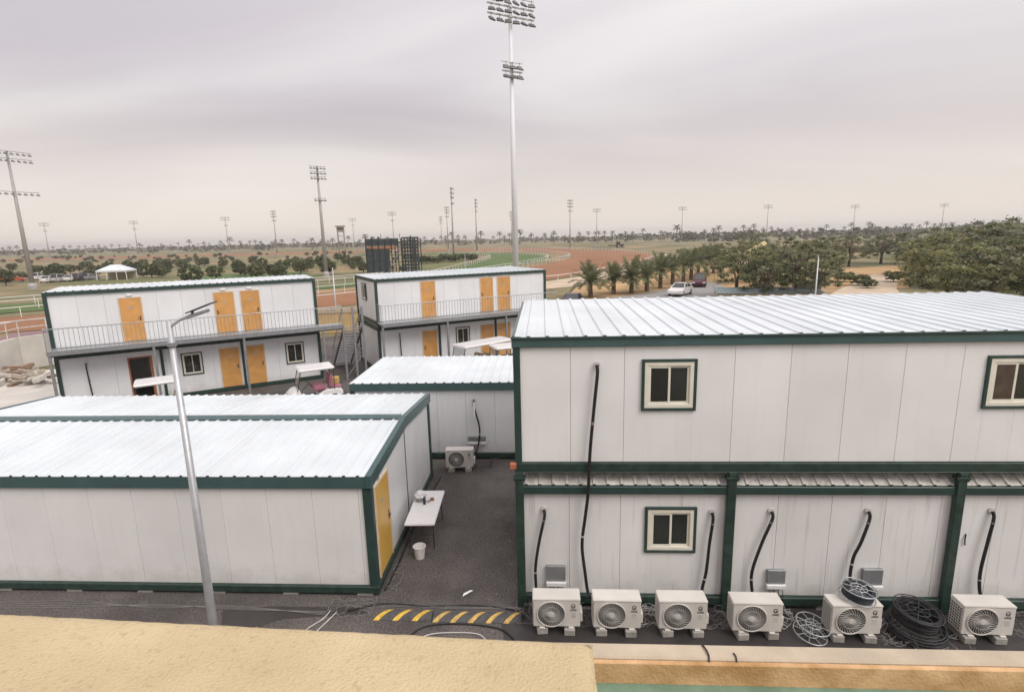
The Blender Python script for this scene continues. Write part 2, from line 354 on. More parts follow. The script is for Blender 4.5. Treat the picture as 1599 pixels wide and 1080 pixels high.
# ------------------------------------------------------------------ portable cabins
def roof_sheet_mesh(name, width, length, pitch, mt, rib=0.030):
    """ribbed steel sheet, ribs along Y, starts at x=0,y=0"""
    n = max(1, round(width / pitch)); p = width / n; prof = []
    for i in range(n):
        x = i * p
        prof += [(x, 0), (x + p*0.36, 0), (x + p*0.42, rib), (x + p*0.58, rib), (x + p*0.64, 0)]
    prof.append((width - 0.003, 0))
    mb = MB(); k = len(prof)
    vs = [(x, 0, z) for x, z in prof] + [(x, length, z) for x, z in prof] + [(x, 0, z - 0.012) for x, z in prof] + [(x, length, z - 0.012) for x, z in prof]
    fs = []
    for i in range(k - 1):
        fs.append((i, i+1, k+i+1, k+i)); fs.append((2*k+i+1, 2*k+i, 3*k+i, 3*k+i+1))
        fs.append((i+1, i, 2*k+i, 2*k+i+1)); fs.append((k+i, k+i+1, 3*k+i+1, 3*k+i))
    mb._add(vs, fs)
    return mb.mesh(name, mt)
def sheets(root, x0, x1, y0, y1, z0, z1, pitch, mt, name='roof_sheet', wid=None):
    wid = wid or pitch * 3; n = max(1, round((x1 - x0) / wid)); wd = (x1 - x0) / n
    ln = math.hypot(y1 - y0, z1 - z0); me = roof_sheet_mesh(name, wd, ln, pitch, mt)
    for i in range(n): inst(me, name, root, (x0 + i*wd, y0, z0 + 0.0012*(i % 2)), (math.atan2(z1 - z0, y1 - y0), 0, 0))
def wall_panels(root, mt, seams, z0, z1, y, axis='x', holes=(), th=0.05, top=None, name='wall_panel', inner=1):
    """panels between the seams with a joint; holes = (a0,a1,z0,z1); axis 'x': along X at depth y, 'y': along Y at x=y; top(a): sloped upper edge"""
    g = 0.003
    def put(a0, a1, b0, b1):
        t0 = min(b1, top(a0)) if top else b1; t1 = min(b1, top(a1)) if top else b1
        pts = [(a0 + g, b0), (a1 - g, b0), (a1 - g, t1), (a0 + g, t0)]
        mb = MB()
        if axis == 'x': mb.prism([(a, y, b) for a, b in pts], (0, th*inner, 0))
        else: mb.prism([(y, a, b) for a, b in pts], (th*inner, 0, 0))
        mb.build(name, mt, root, bevel=0.003)
    for a0, a1 in zip(seams[:-1], seams[1:]):
        hs = [h for h in holes if h[0] < a1 - 0.01 and h[1] > a0 + 0.01]
        if not hs: put(a0, a1, z0, z1); continue
        h = hs[0]
        if h[0] > a0 + 0.02: put(a0, max(a0, h[0]) + g, z0, z1)
        if h[1] < a1 - 0.02: put(min(a1, h[1]) - g, a1, z0, z1)
        l, r = max(a0, h[0]), min(a1, h[1])
        if h[2] > z0 + 0.02: put(l - g, r + g, z0, h[2])
        if h[3] < z1 - 0.02: put(l - g, r + g, h[3], z1)
def frame_rect(mb, x0, x1, y0, y1, z0, z1, t):
    mb.box(x0, x1, y0, y1, z0, z0 + t); mb.box(x0, x1, y0, y1, z1 - t, z1)
    mb.box(x0, x0 + t, y0, y1, z0 + t, z1 - t); mb.box(x1 - t, x1, y0, y1, z0 + t, z1 - t)
def window(root, x0, x1, z0, z1, y, curtain=False, M=None):
    """sliding window in a wall facing -Y at depth y"""
    wd = inst(None, 'window', root)
    if M is not None: wd.matrix_local = M
    mb = MB(); frame_rect(mb, x0 - 0.05, x1 + 0.05, y - 0.045, y + 0.03, z0 - 0.05, z1 + 0.05, 0.05); mb.build('trim', M_green, wd, bevel=0.004)
    ft_ = 0.075 if x1 - x0 > 0.86 else 0.045
    mb = MB(); frame_rect(mb, x0 + 0.001, x1 - 0.001, y - 0.035, y + 0.03, z0 + 0.001, z1 - 0.001, ft_); mb.build('frame', M_alu, wd, bevel=0.006)
    ft_ += 0.001; sw = 0.042 if ft_ > 0.06 else 0.03
    xm = (x0 + x1) / 2; a = x0 + ft_; b = x1 - ft_; c = z0 + ft_; d = z1 - ft_
    for k, (p, q) in enumerate(((a, xm + 0.025), (xm - 0.025, b))):
        yy = y - 0.022 + k*0.022
        mb = MB(); frame_rect(mb, p, q, yy, yy + 0.02, c, d, sw); mb.build('sash', M_alu, wd, bevel=0.003)
        MB().box(p + sw, q - sw, yy + 0.008, yy + 0.013, c + sw, d - sw).build('pane', M_glass_curtain if (curtain and k == 0) else M_glass, wd)
    return wd
def door(root, x0, x1, z0, z1, y, mt, M=None, hinge=0):
    dr = inst(None, 'door', root)
    if M is not None: dr.matrix_local = M
    mb = MB(); t = 0.045
    mb.box(x0 - t, x0, y - 0.03, y + 0.04, z0, z1 + t); mb.box(x1, x1 + t, y - 0.03, y + 0.04, z0, z1 + t); mb.box(x0, x1, y - 0.03, y + 0.04, z1, z1 + t)
    mb.build('frame', M_doorframe, dr)
    MB().box(x0 + 0.004, x1 - 0.004, y - 0.02, y + 0.02, z0 + 0.012, z1 - 0.005).build('leaf', mt, dr, bevel=0.004)
    hx = x0 + 0.09 if hinge else x1 - 0.09
    mb = MB(); mb.box(hx - 0.022, hx + 0.022, y - 0.028, y - 0.0205, z0 + 0.92, z0 + 1.14); mb.tube([(hx, y - 0.028, z0 + 1.03), (hx, y - 0.065, z0 + 1.03), (hx + (0.1 if hinge else -0.1), y - 0.065, z0 + 1.03)], 0.011, 6)
    mb.build('handle', M_dark, dr)
    MB().box((x0+x1)/2 - 0.09, (x0+x1)/2 + 0.09, y - 0.024, y - 0.0205, z0 + 1.52, z0 + 1.585).build('number_plate', M_galv, dr)
    return dr
def hose(root, pts, r=0.028, cover=True):
    line = smoothline(pts, 6)
    h = MB().tube(line, r, 7).build('refrigerant_hose', M_black, root, smooth=True)
    if len(line) > 22:
        k_ = len(line)//4; MB().tube([line[k_], line[k_].lerp(line[k_+1], 0.4)], r*1.10, 7).build('tape', M_wire_g, h)
        k_ = len(line)*2//3; MB().tube([line[k_], line[k_].lerp(line[k_+1], 0.3)], r*1.10, 7).build('tape', M_wire_w, h)
    if cover:
        p = Vector(pts[0]); MB().lathe([(0.0, 0), (0.062, 0.0), (0.055, 0.02), (0.0, 0.022)], 14, Matrix.Translation(p + Vector((0, 0.035, 0))) @ Matrix.Rotation(PI/2, 4, 'X')).build('wall_collar', M_wire_w, h)
    return h
def inlet_box(root, x0, x1, z0, z1, y):
    b = MB().box(x0, x1, y - 0.07, y, z0 + 0.12, z1).build('socket_box', M_steel, root, bevel=0.006)
    MB().box(x0 - 0.01, x1 + 0.01, y - 0.11, y, z0 + 0.03, z0 + 0.115).build('cover_lip', M_white, b, bevel=0.006)
    mb = MB()
    for i in range(4): mb.tube(arc((x0 + 0.06 + i*0.08, y - 0.05, z0 + 0.03), (x0 + 0.1 + i*0.07, y - 0.06 - 0.03*i, z0 - 0.3), 0.0, 4, 0.02), 0.006, 4)
    mb.build('tail_wire', M_black, b)

# --- two-storey cabin block facing the camera, with the air conditioners
RX0, RX1, RY, RD = -0.55, 12.0, 9.80, 5.6
rb = thing('cabin_block', 'white two-storey portable cabin block with green steel frame behind the row of air conditioners', 'building', (RX0, RY, 0))
RL = RX1 - RX0
seams = [0.09, 1.03] + [1.03 + 0.985*i for i in range(1, 10)] + [RL - 0.09]
wins_up = [(1.825 - RX0, 2.715 - RX0, 4.13, 5.00), (7.82 - RX0, 8.72 - RX0, 4.13, 5.00)]
win_lo = [(1.95 - RX0, 2.83 - RX0, 1.245, 2.10)]
wall_panels(rb, M_panel, seams, 3.07, 5.30, 0.03, holes=wins_up)
for i, (a, b, c, d) in enumerate(wins_up): window(rb, a, b, c, d, 0.03, curtain=(i == 1))
lo_posts = [0.0, 3.98, 8.08]
wall_panels(rb, M_panel_dirty, [0.12, 1.0] + [1.0 + 0.985*i for i in range(1, 10)] + [RL - 0.12], 0.28, 2.44, 0.05, holes=win_lo)
for a, b, c, d in win_lo: window(rb, a, b, c, d, 0.05)
for s, xx in ((1, 0.03), (-1, RL - 0.03)):
    wall_panels(rb, M_panel, [0.09 + i*(RD - 0.18)/6 for i in range(7)], 3.07, 5.30, xx, 'y', inner=s)
    wall_panels(rb, M_panel, [0.13 + i*(RD - 0.26)/6 for i in range(7)], 0.28, 2.44, xx + 0.01*s, 'y', inner=s)
wall_panels(rb, M_panel, seams, 3.07, 5.30, RD - 0.03, inner=-1); wall_panels(rb, M_panel, seams, 0.28, 2.44, RD - 0.03, inner=-1)
# upper frame
MB().box(-0.04, RL + 0.04, -0.045, 0.10, 5.30, 5.475).build('roof_beam', M_teal, rb, bevel=0.012)
MB().box(-0.05, RL + 0.05, -0.075, -0.046, 5.455, 5.50).build('gutter_lip', M_green, rb, bevel=0.008)
MB().box(-0.04, RL + 0.04, RD - 0.10, RD + 0.045, 5.30, 5.475).build('roof_beam', M_teal, rb, bevel=0.012)
for xx in (-0.042, RL - 0.098): MB().box(xx, xx + 0.14, 0.101, RD - 0.101, 5.30, 5.50).build('roof_beam', M_teal, rb, bevel=0.012)
for xx in (-0.02, RL - 0.11):
    for yy in (-0.02, RD - 0.11): MB().box(xx, xx + 0.13, yy, yy + 0.13, 3.064, 5.299).build('corner_post', M_green, rb, bevel=0.01)
for y0, y1 in ((-0.03, 0.10), (RD - 0.10, RD + 0.03)):
    mb = MB(); mb.box(-0.03, RL + 0.03, y0, y1, 2.90, 3.06); mb.box(-0.03, RL + 0.03, y0 - 0.02, y1 + 0.02, 2.885, 2.899); mb.build('floor_beam', M_green2, rb, bevel=0.006)
for xx in (-0.03, RL - 0.10): MB().box(xx, xx + 0.13, 0.121, RD - 0.121, 2.90, 3.06).build('floor_beam', M_green2, rb, bevel=0.006)
MB().box(0.1, RL - 0.1, 0.14, RD - 0.14, 2.95, 3.03).build('floor_slab', M_dark, rb)
sheets(rb, 0.10, RL - 0.10, -0.03, RD - 0.05, 5.49, 5.53, 0.333, M_roof)
for xx in (0.02, RL - 0.14): MB().box(xx, xx + 0.12, -0.02, RD, 5.501, 5.508).build('edge_flashing', M_roof, rb)
# lower storey: dirty roof, beams, posts
sheets(rb, 0.05, RL - 0.05, 0.001, 0.46, 2.612, 2.88, 0.25, M_roof_dirty, wid=1.0)
sheets(rb, 0.05, RL - 0.05, 0.47, RD - 0.1, 2.84, 2.86, 0.25, M_roof_dirty, wid=4.0)
MB().box(-0.04, RL + 0.04, -0.05, 0.10, 2.44, 2.60).build('roof_beam', M_green, rb, bevel=0.01)
MB().box(-0.04, RL + 0.04, RD - 0.10, RD + 0.05, 2.44, 2.60).build('roof_beam', M_green, rb, bevel=0.01)
for xx in (-0.04, RL - 0.11): MB().box(xx, xx + 0.15, 0.101, RD - 0.101, 2.44, 2.60).build('roof_beam', M_green, rb, bevel=0.01)
MB().box(-0.04, RL + 0.04, -0.04, 0.10, 0.10, 0.275).build('base_beam', M_green2, rb, bevel=0.01)
MB().box(-0.04, RL + 0.04, RD - 0.10, RD + 0.04, 0.10, 0.275).build('base_beam', M_green2, rb, bevel=0.01)
for xx in (-0.04, RL - 0.11): MB().box(xx, xx + 0.15, 0.101, RD - 0.101, 0.10, 0.275).build('base_beam', M_green2, rb, bevel=0.01)
for xx in (0.0, 3.98, 8.08, RL - 0.12):
    p = MB().box(xx - 0.03, xx + 0.13, -0.085, 0.02, 0.02, 2.76).build('post', M_green2, rb, bevel=0.008)
    mb = MB(); mb.box(xx - 0.07, xx + 0.17, -0.10, 0.04, 2.761, 2.80); mb.box(xx - 0.02, xx + 0.12, -0.09, 0.02, 2.801, 2.884)
    for bx in (xx - 0.045, xx + 0.145): mb.tube([(bx, -0.075, 2.72), (bx, -0.075, 2.84)], 0.014, 6)
    mb.build('bracket', M_green2, p, bevel=0.003)
for xx in (0.0, RL - 0.12): MB().box(xx - 0.02, xx + 0.11, RD - 0.11, RD + 0.02, 0.02, 2.885).build('post', M_green2, rb)
MB().box(-0.12, 0.0, -0.10, 0.02, 2.97, 3.07).build('terminal_box', M_rust, rb, bevel=0.005)
foot_me = MB().box(0, 0.3, 0, 0.16, 0.0, 1.0).mesh('footing', M_conc)
for i in range(8): inst(foot_me, 'footing', rb, (0.2 + i*1.4, 0.0, 0), (0, 0, 0), (1, 1, 0.099))
hx = lambda x: x - RX0
hose(rb, [(hx(0.96), -0.04, 4.97), (hx(0.965), -0.07, 4.8), (hx(0.92), -0.07, 4.3), (hx(0.85), -0.08, 3.5), (hx(0.82), -0.10, 3.0), (hx(0.80), -0.12, 2.5), (hx(0.75), -0.09, 2.0), (hx(0.69), -0.08, 1.4), (hx(0.75), -0.09, 0.8), (hx(0.80), -0.12, 0.42), (hx(0.86), -0.22, 0.36)], 0.032)
for a, za, b, zb, bow in ((-0.04,2.1,-0.22,0.55,-0.04),(3.16,2.05,3.02,0.45,0.03),(4.26,2.08,3.97,0.46,-0.09),(6.03,2.09,5.78,0.78,-0.03),(8.24,2.1,8.18,0.5,-0.05)):
    hose(rb, [(hx(a), 0.0, za), (hx(a) + 0.01, -0.03, za - 0.14), (hx(a*0.62 + b*0.38) + bow*0.5, -0.05, za - 0.6), (hx(a*0.25 + b*0.75) + bow, -0.05, zb + 0.4), (hx(b), -0.06, zb), (hx(b) + 0.02, -0.16, zb - 0.15)], 0.03)
for a, b, c, d in ((0.0,0.37,0.45,0.9),(4.26,4.6,0.45,0.86),(6.04,6.41,0.45,0.9)): inlet_box(rb, hx(a), hx(b), c, d, 0.045)
MB().tube(smoothline([(hx(7.86), 0.04, 1.62), (hx(7.84), 0.02, 1.5), (hx(7.86), 0.03, 1.4)], 4), 0.012, 5).build('cable_end', M_black, rb)

# --- single-storey cabin with gable roof
FX0, FX1, FY, FD = -15.5, -3.52, 10.08, 5.75
fb = thing('gable_cabin', 'long white single-storey cabin with low gable roof and yellow end door', 'building', (FX1, FY, 0))
FL = FX1 - FX0; yr = FD/2; ze, zr = 2.665, 2.905
fseams = [-0.10 - 0.0] + [-0.28 - 0.96*i for i in range(0, 13)]
fseams = sorted([-FL + 0.1] + [s for s in fseams if s > -FL + 0.3])
wall_panels(fb, M_panel, fseams, 0.21, 2.405, 0.03)
wall_panels(fb, M_panel, fseams, 0.21, 2.405, FD - 0.03, inner=-1)
gt = lambda a: 2.405 + (zr - ze) * (1 - abs(a - yr)/yr)
dY0, dY1 = 0.30, 1.20
wall_panels(fb, M_panel_cool, [0.12, 0.76, 1.75, yr - 0.03], 0.21, 3.0, -0.03, 'y', top=gt, inner=-1)
wall_panels(fb, M_panel_cool, [yr + 0.03, yr + 0.98, yr + 1.95, FD - 0.12], 0.21, 3.0, -0.03, 'y', top=gt, inner=-1)
wall_panels(fb, M_panel_cool, [0.12, 1.4, yr, yr + 1.4, FD - 0.12], 0.21, 3.0, -FL + 0.03, 'y', top=gt)
MB().box(-0.055, -0.0255, yr - 0.03, yr + 0.03, 0.2, 2.66).build('joint_strip', M_dark, fb)
Mdoor = Matrix.Translation((-0.03, 0, 0)) @ Matrix.Rotation(PI/2, 4, 'Z')
door(fb, dY0, dY1, 0.22, 2.24, -0.0, M_door_y, M=Mdoor)
MB().box(-0.03, -0.022, 0.52, 0.66, 2.30, 2.40).build('door_sign', M_galv, fb)
for yy in (-0.02, FD - 0.12):
    for xx in (-0.12, -FL): MB().box(xx - 0.05*(xx > -1), xx + 0.14 + 0.05*(xx < -1), yy, yy + 0.14, 0.06, 2.395).build('corner_post', M_green, fb, bevel=0.01)
for y0, y1 in ((-0.05, 0.10), (FD - 0.10, FD + 0.05)):
    MB().box(-FL - 0.03, 0.03, y0, y1, 2.40, 2.655).build('eave_beam', M_teal, fb, bevel=0.014)
    MB().box(-FL - 0.03, 0.03, y0 + 0.01, y1 - 0.01, 0.05, 0.205).build('base_beam', M_green2, fb, bevel=0.01)
for xx in (-0.10, -FL - 0.02): MB().box(xx, xx + 0.12, 0.101, FD - 0.101, 0.05, 0.20).build('base_beam', M_green2, fb, bevel=0.01)
for xx in (-0.08, -FL - 0.05):
    for sgn in (0, 1):
        ya, yb = (-0.07, yr - 0.001) if sgn == 0 else (yr + 0.001, FD + 0.07)
        za = ze + 0.03 if sgn == 0 else zr + 0.05; zb = zr + 0.05 if sgn == 0 else ze + 0.03
        MB().prism([(xx, ya, za - 0.28), (xx, yb, zb - 0.28), (xx, yb, zb), (xx, ya, za)], (0.13, 0, 0)).build('verge_beam', M_teal, fb, bevel=0.012)
sheets(fb, -FL + 0.09, -0.081, -0.06, yr, ze + 0.01, zr + 0.01, 0.28, M_roof)
sheets(fb, -FL + 0.09, -0.081, yr, FD + 0.06, zr + 0.01, ze + 0.01, 0.28, M_roof)
MB().prism([(-FL + 0.09, yr - 0.17, zr + 0.036), (-FL + 0.09, yr, zr + 0.062), (-FL + 0.09, yr + 0.20, zr + 0.036), (-FL + 0.09, yr, zr + 0.052)], (FL - 0.175, 0, 0)).build('ridge_cap', M_teal, fb)
MB().box(-FL + 0.1, -0.1, 0.12, FD - 0.12, 0.1, 0.18).build('floor_slab', M_dark, fb)
for i in range(8): inst(foot_me, 'footing', fb, (-0.45 - i*1.6, -0.02, 0), (0, 0, 0), (1.1, 1, 0.049))

# --- single cabin behind the alley
MX0, MX1, MY, MD = -6.42, 2.6, 17.25, 3.9
mbd = thing('flat_roof_cabin', 'white flat-roofed cabin with teal eaves closing the far end of the alley', 'building', (MX0, MY, 0))
ML = MX1 - MX0
ms = [0.1] + [0.94 + 0.96*i for i in range(0, 8)] + [ML - 0.1]
wall_panels(mbd, M_panel_cool, ms, 0.22, 2.39, 0.03); wall_panels(mbd, M_panel_cool, ms, 0.22, 2.39, MD - 0.03, inner=-1)
for s, xx in ((1, 0.03), (-1, ML - 0.03)): wall_panels(mbd, M_panel_cool, [0.1, 1.0, 1.95, 2.9, MD - 0.1], 0.22, 2.39, xx, 'y', inner=s)
for y0, y1 in ((-0.05, 0.1), (MD - 0.1, MD + 0.05)):
    MB().box(-0.03, ML + 0.03, y0, y1, 2.39, 2.645).build('roof_beam', M_teal, mbd, bevel=0.012)
    MB().box(-0.03, ML + 0.03, y0 + 0.01, y1 - 0.01, 0.04, 0.215).build('base_beam', M_green2, mbd, bevel=0.01)
for xx in (-0.032, ML - 0.11):
    MB().box(xx, xx + 0.14, 0.101, MD - 0.101, 2.39, 2.645).build('roof_beam', M_teal, mbd, bevel=0.012); MB().box(xx + 0.01, xx + 0.13, 0.101, MD - 0.101, 0.04, 0.215).build('base_beam', M_green2, mbd)
    for yy in (-0.03, MD - 0.1): MB().box(xx, xx + 0.13, yy, yy + 0.13, 0.216, 2.389).build('corner_post', M_green, mbd, bevel=0.01)
sheets(mbd, -0.02, ML + 0.02, -0.06, MD + 0.04, 2.66, 2.68, 0.30, M_roof)
MB().box(0.1, ML - 0.1, 0.12, MD - 0.12, 0.1, 0.18).build('floor_slab', M_dark, mbd)
for i in range(6): inst(foot_me, 'footing', mbd, (0.1 + i*1.5, 0.0, 0), (0, 0, 0), (1, 1, 0.039))
hm = lambda x: x - MX0
hose(mbd, [(hm(-2.32), -0.02, 2.06), (hm(-2.33), -0.06, 1.9), (hm(-2.26), -0.07, 1.6), (hm(-2.16), -0.08, 1.1), (hm(-2.2), -0.14, 0.6), (hm(-2.3), -0.3, 0.3)], 0.028)
MB().tube([(hm(-2.315), -0.07, 2.0), (hm(-2.31), -0.075, 1.5)], 0.034, 7).build('hose_wrap', M_white, mbd)
inlet_box(mbd, hm(-2.56), hm(-1.98), 0.5, 0.8, 0.025)

# --- the two balcony blocks (turned about 31 degrees)
ANG = R_(31.5)
def balcony_block(name, label, origin, Lh, D, H, doors_up, doors_lo, open_lo, wins_lo, side_win, posts, lo_frame, hoses, rail_end, sc=1.0):
    b = thing(name, label, 'building', (origin[0], origin[1], 0), ANG)
    zt = H; zb = 2.95
    sm = [0.1] + [0.1 + (Lh - 0.2)/11*i for i in range(1, 11)] + [Lh - 0.1]
    wall_panels(b, M_panel_cool, sm, zb + 0.0, zt - 0.17, 0.03)
    wall_panels(b, M_panel_cool, sm, 0.2, 2.45, 0.03, holes=[(d[0], d[1], 0.1, d[3]) for d in open_lo] + list(wins_lo))
    wall_panels(b, M_panel_cool, sm, zb, zt - 0.17, D - 0.03, inner=-1); wall_panels(b, M_panel_cool, sm, 0.2, 2.45, D - 0.03, inner=-1)
    for s, xx in ((1, 0.03), (-1, Lh - 0.03)):
        for z0, z1 in ((zb, zt - 0.17), (0.2, 2.45)): wall_panels(b, M_panel, [0.1 + (D - 0.2)/4*i for i in range(5)], z0, z1, xx, 'y', inner=s)
    for y0, y1 in ((-0.05, 0.1), (D - 0.1, D + 0.05)):
        MB().box(-0.04, Lh + 0.04, y0, y1, zt - 0.17, zt).build('roof_beam', M_green, b)
        MB().box(-0.03, Lh + 0.03, y0 + 0.01, y1, zb - 0.17, zb - 0.005).build('floor_beam', M_green2, b)
        MB().box(-0.03, Lh + 0.03, y0 + 0.01, y1, 2.45, 2.60).build('roof_beam', M_green2, b)
        MB().box(-0.03, Lh + 0.03, y0 + 0.01, y1, 0.03, 0.195).build('base_beam', M_green2, b)
    for xx in (-0.042, Lh - 0.1):
        for z0, z1, nm in ((zt - 0.17, zt, 'roof_beam'), (zb - 0.17, zb - 0.005, 'floor_beam'), (2.45, 2.60, 'roof_beam'), (0.03, 0.195, 'base_beam')):
            MB().box(xx, xx + 0.14, 0.101, D - 0.101, z0, z1).build(nm, M_green2, b)
        for yy in (-0.035, D - 0.1):
            for z0, z1 in ((zb - 0.004, zt - 0.171), (0.196, 2.449)): MB().box(xx, xx + 0.14, yy, yy + 0.13, z0, z1).build('corner_post', M_green, b)
    for xx in (0.0, Lh/2, Lh - 0.1):
        for yy in (0, D - 0.1): MB().box(xx, xx + 0.1, yy, yy + 0.1, 2.601, zb - 0.171).build('spacer', M_green2, b)
    sheets(b, -0.02, Lh + 0.02, -0.06, D + 0.05, zt + 0.005, zt + 0.03, 0.30, M_roof)
    sheets(b, 0.02, Lh - 0.02, 0.06, D - 0.06, 2.62, 2.66, 0.30, M_roof_dirty, wid=Lh/4)
    MB().box(0.1, Lh - 0.1, 0.12, D - 0.12, zb - 0.15, zb - 0.04).build('floor_slab', M_dark, b); MB().box(0.1, Lh - 0.1, 0.12, D - 0.12, 0.05, 0.16).build('floor_slab', M_dark, b)
    for d in doors_up:
        door(b, d[0], d[1], zb + 0.02, zb + 2.0, 0.028, M_door, hinge=d[2])
        xm = (d[0] + d[1])/2
        MB().lathe([(0.14, 0), (0.14, 0.03), (0.1, 0.07), (0.0, 0.08)], 14, Matrix.Translation((xm, 0.03, zb + 2.15)) @ Matrix.Rotation(PI/2, 4, 'X') @ Matrix.Diagonal((1, 0.55, 1, 1))).build('wall_lamp', M_white, b)
    for d in doors_lo: door(b, d[0], d[1], 0.2, 2.17, 0.028, M_door, hinge=d[2])
    for d in open_lo:
        mb = MB(); t = 0.06
        mb.box(d[0] - t, d[0], 0.0, 0.1, 0.2, 2.2); mb.box(d[1], d[1] + t, 0.0, 0.1, 0.2, 2.2); mb.box(d[0], d[1], 0.0, 0.1, 2.14, 2.2); mb.build('open_door_frame', M_rust, b)
        MB().box(d[1] - 0.05, d[1] - 0.01, 0.1, 0.92, 0.21, 2.13).build('door_leaf', M_door, b)
    for wq in wins_lo: window(b, wq[0], wq[1], wq[2], wq[3], 0.028)
    if side_win:
        window(b, -side_win[1], -side_win[0], side_win[2], side_win[3], 0.0, M=Matrix.Translation((-0.002, 0, 0)) @ Matrix.Rotation(-PI/2, 4, 'Z'))
    # balcony
    e0, e1 = -0.02, rail_end
    MB().box(e0, e1, -1.05, -0.055, zb - 0.10, zb - 0.02).build('balcony_deck', M_galv, b)
    MB().box(e0, e1, -1.10, -1.051, zb - 0.17, zb + 0.03).build('deck_edge', M_steel, b)
    MB().box(e0 + 0.05, e1, -0.95, -0.1, zb - 0.24, zb - 0.101).build('deck_joist', M_green2, b)
    rl = inst(None, 'railing', b)
    MB().tube([(e0, -1.07, zb + 0.98), (e1, -1.07, zb + 0.98)], 0.022, 6).build('top_rail', M_steel, rl)
    MB().tube([(e0, -1.07, zb + 0.12), (e1, -1.07, zb + 0.12)], 0.016, 6).build('bottom_rail', M_steel, rl)
    bal = MB().tube([(0, 0, 0), (0, 0, 0.94)], 0.010, 5).mesh('baluster', M_steel)
    n = int((e1 - e0)/0.17)
    for i in range(n + 1): inst(bal, 'baluster', rl, (e0 + 0.02 + i*(e1 - e0 - 0.04)/n, -1.07, zb + 0.03))
    for xx in (e0, e1): MB().tube([(xx, -1.07, zb + 0.98), (xx, -0.06, zb + 0.98)], 0.02, 6).build('end_rail', M_steel, rl)
    for i in range(5): inst(bal, 'baluster', rl, (e0, -0.9 + i*0.18, zb + 0.0))
    for p in posts:
        MB().box(p - 0.05, p + 0.05, -1.06, -0.96, 0.0, zb - 0.171).build('deck_post', M_steel, b)
    for p in lo_frame: MB().box(p - 0.06, p + 0.06, -0.03, 0.025, 0.2, 2.449).build('frame_post', M_green2, b)
    for (u, z0, z1) in hoses: hose(b, [(u, -0.02, z0), (u, -0.05, z0 - 0.2), (u + 0.02, -0.05, (z0+z1)/2), (u + 0.06, -0.05, z1)], 0.028)
    return b
k1, k2 = 1.05, 1.14
b1 = balcony_block('balcony_cabin_block', 'two-storey cabin block with grey outside stair and an open dark doorway below', (-20.52*k1, 21.41*k1), 11.18, 3.0, 5.42,
    [(2.64, 3.46, 0), (6.46, 7.30, 1), (7.64, 8.46, 0)], [(6.40, 7.24, 0), (7.57, 8.40, 0)], [(2.66, 3.5, 0, 2.14)], [(4.78, 5.58, 1.1, 2.1), (9.48, 10.3, 1.05, 2.08)], None, [0.05, 3.80, 7.52, 11.25], [3.95, 7.42], [(1.05, 2.15, 0.5)], 12.25)
b2 = balcony_block('balcony_cabin_block', 'two-storey cabin block with a small upstairs end window beside the pole mast', (-7.84*k2, 25.3*k2), 10.64, 4.5, 5.25,
    [(2.55, 3.35, 0), (6.19, 6.97, 1), (7.32, 8.13, 0)], [(2.5, 3.32, 1), (6.13, 6.95, 0), (7.26, 8.08, 0)], [], [(4.56, 5.34, 1.18, 2.16)], (2.15, 2.95, 4.0, 4.85), [-0.02, 3.62, 7.3, 10.4], [3.5, 7.1], [(1.16, 2.2, 0.4)], 10.9)
# stair at the end of the first block
st = inst(None, 'staircase', b1)
sx, zb = 12.3, 2.95
n = 14
for i in range(n):
    MB().box(sx - 0.02 + 0.02, sx + 0.95, -1.05 + 0.27*i, -1.05 + 0.27*i + 0.26, zb - 0.17 - 0.195*i - 0.03, zb - 0.17 - 0.195*i).build('tread', M_steel, st)
for xx in (sx - 0.03, sx + 0.96):
    MB().prism([(xx, -1.05, zb - 0.02), (xx, -1.05 + 0.27*n, zb - 0.195*n - 0.02), (xx, -1.05 + 0.27*n, zb - 0.195*n - 0.2), (xx, -1.05, zb - 0.28)], (0.04, 0, 0)).build('stringer', M_dark, st)
    mb = MB().tube([(xx + 0.02, -1.05, zb + 0.9), (xx + 0.02, -1.05 + 0.27*n, zb - 0.195*n + 0.9)], 0.022, 6); mb.build('handrail', M_steel, st)
    for i in range(0, n + 1, 2): MB().tube([(xx + 0.02, -1.05 + 0.27*i, zb - 0.195*i - 0.1), (xx + 0.02, -1.05 + 0.27*i, zb - 0.195*i + 0.9)], 0.013, 5).build('baluster', M_steel, st)
for xx in (sx - 0.05, sx + 0.5, sx + 0.98):
    MB().box(xx - 0.05, xx + 0.05, -1.16, -1.06, 0, zb - 0.02 + (0.95 if xx > sx else 0)).build('stair_post', M_steel, st)
mb = MB(); mb.bar((sx, -1.11, 0.2), (sx + 0.95, -1.11, 1.4), 0.03); mb.bar((sx + 0.95, -1.11, 1.4), (sx, -1.11, 2.6), 0.03); mb.bar((sx, -1.11, 1.4), (sx + 0.95, -1.11, 1.4), 0.03); mb.build('cross_brace', M_steel, st)

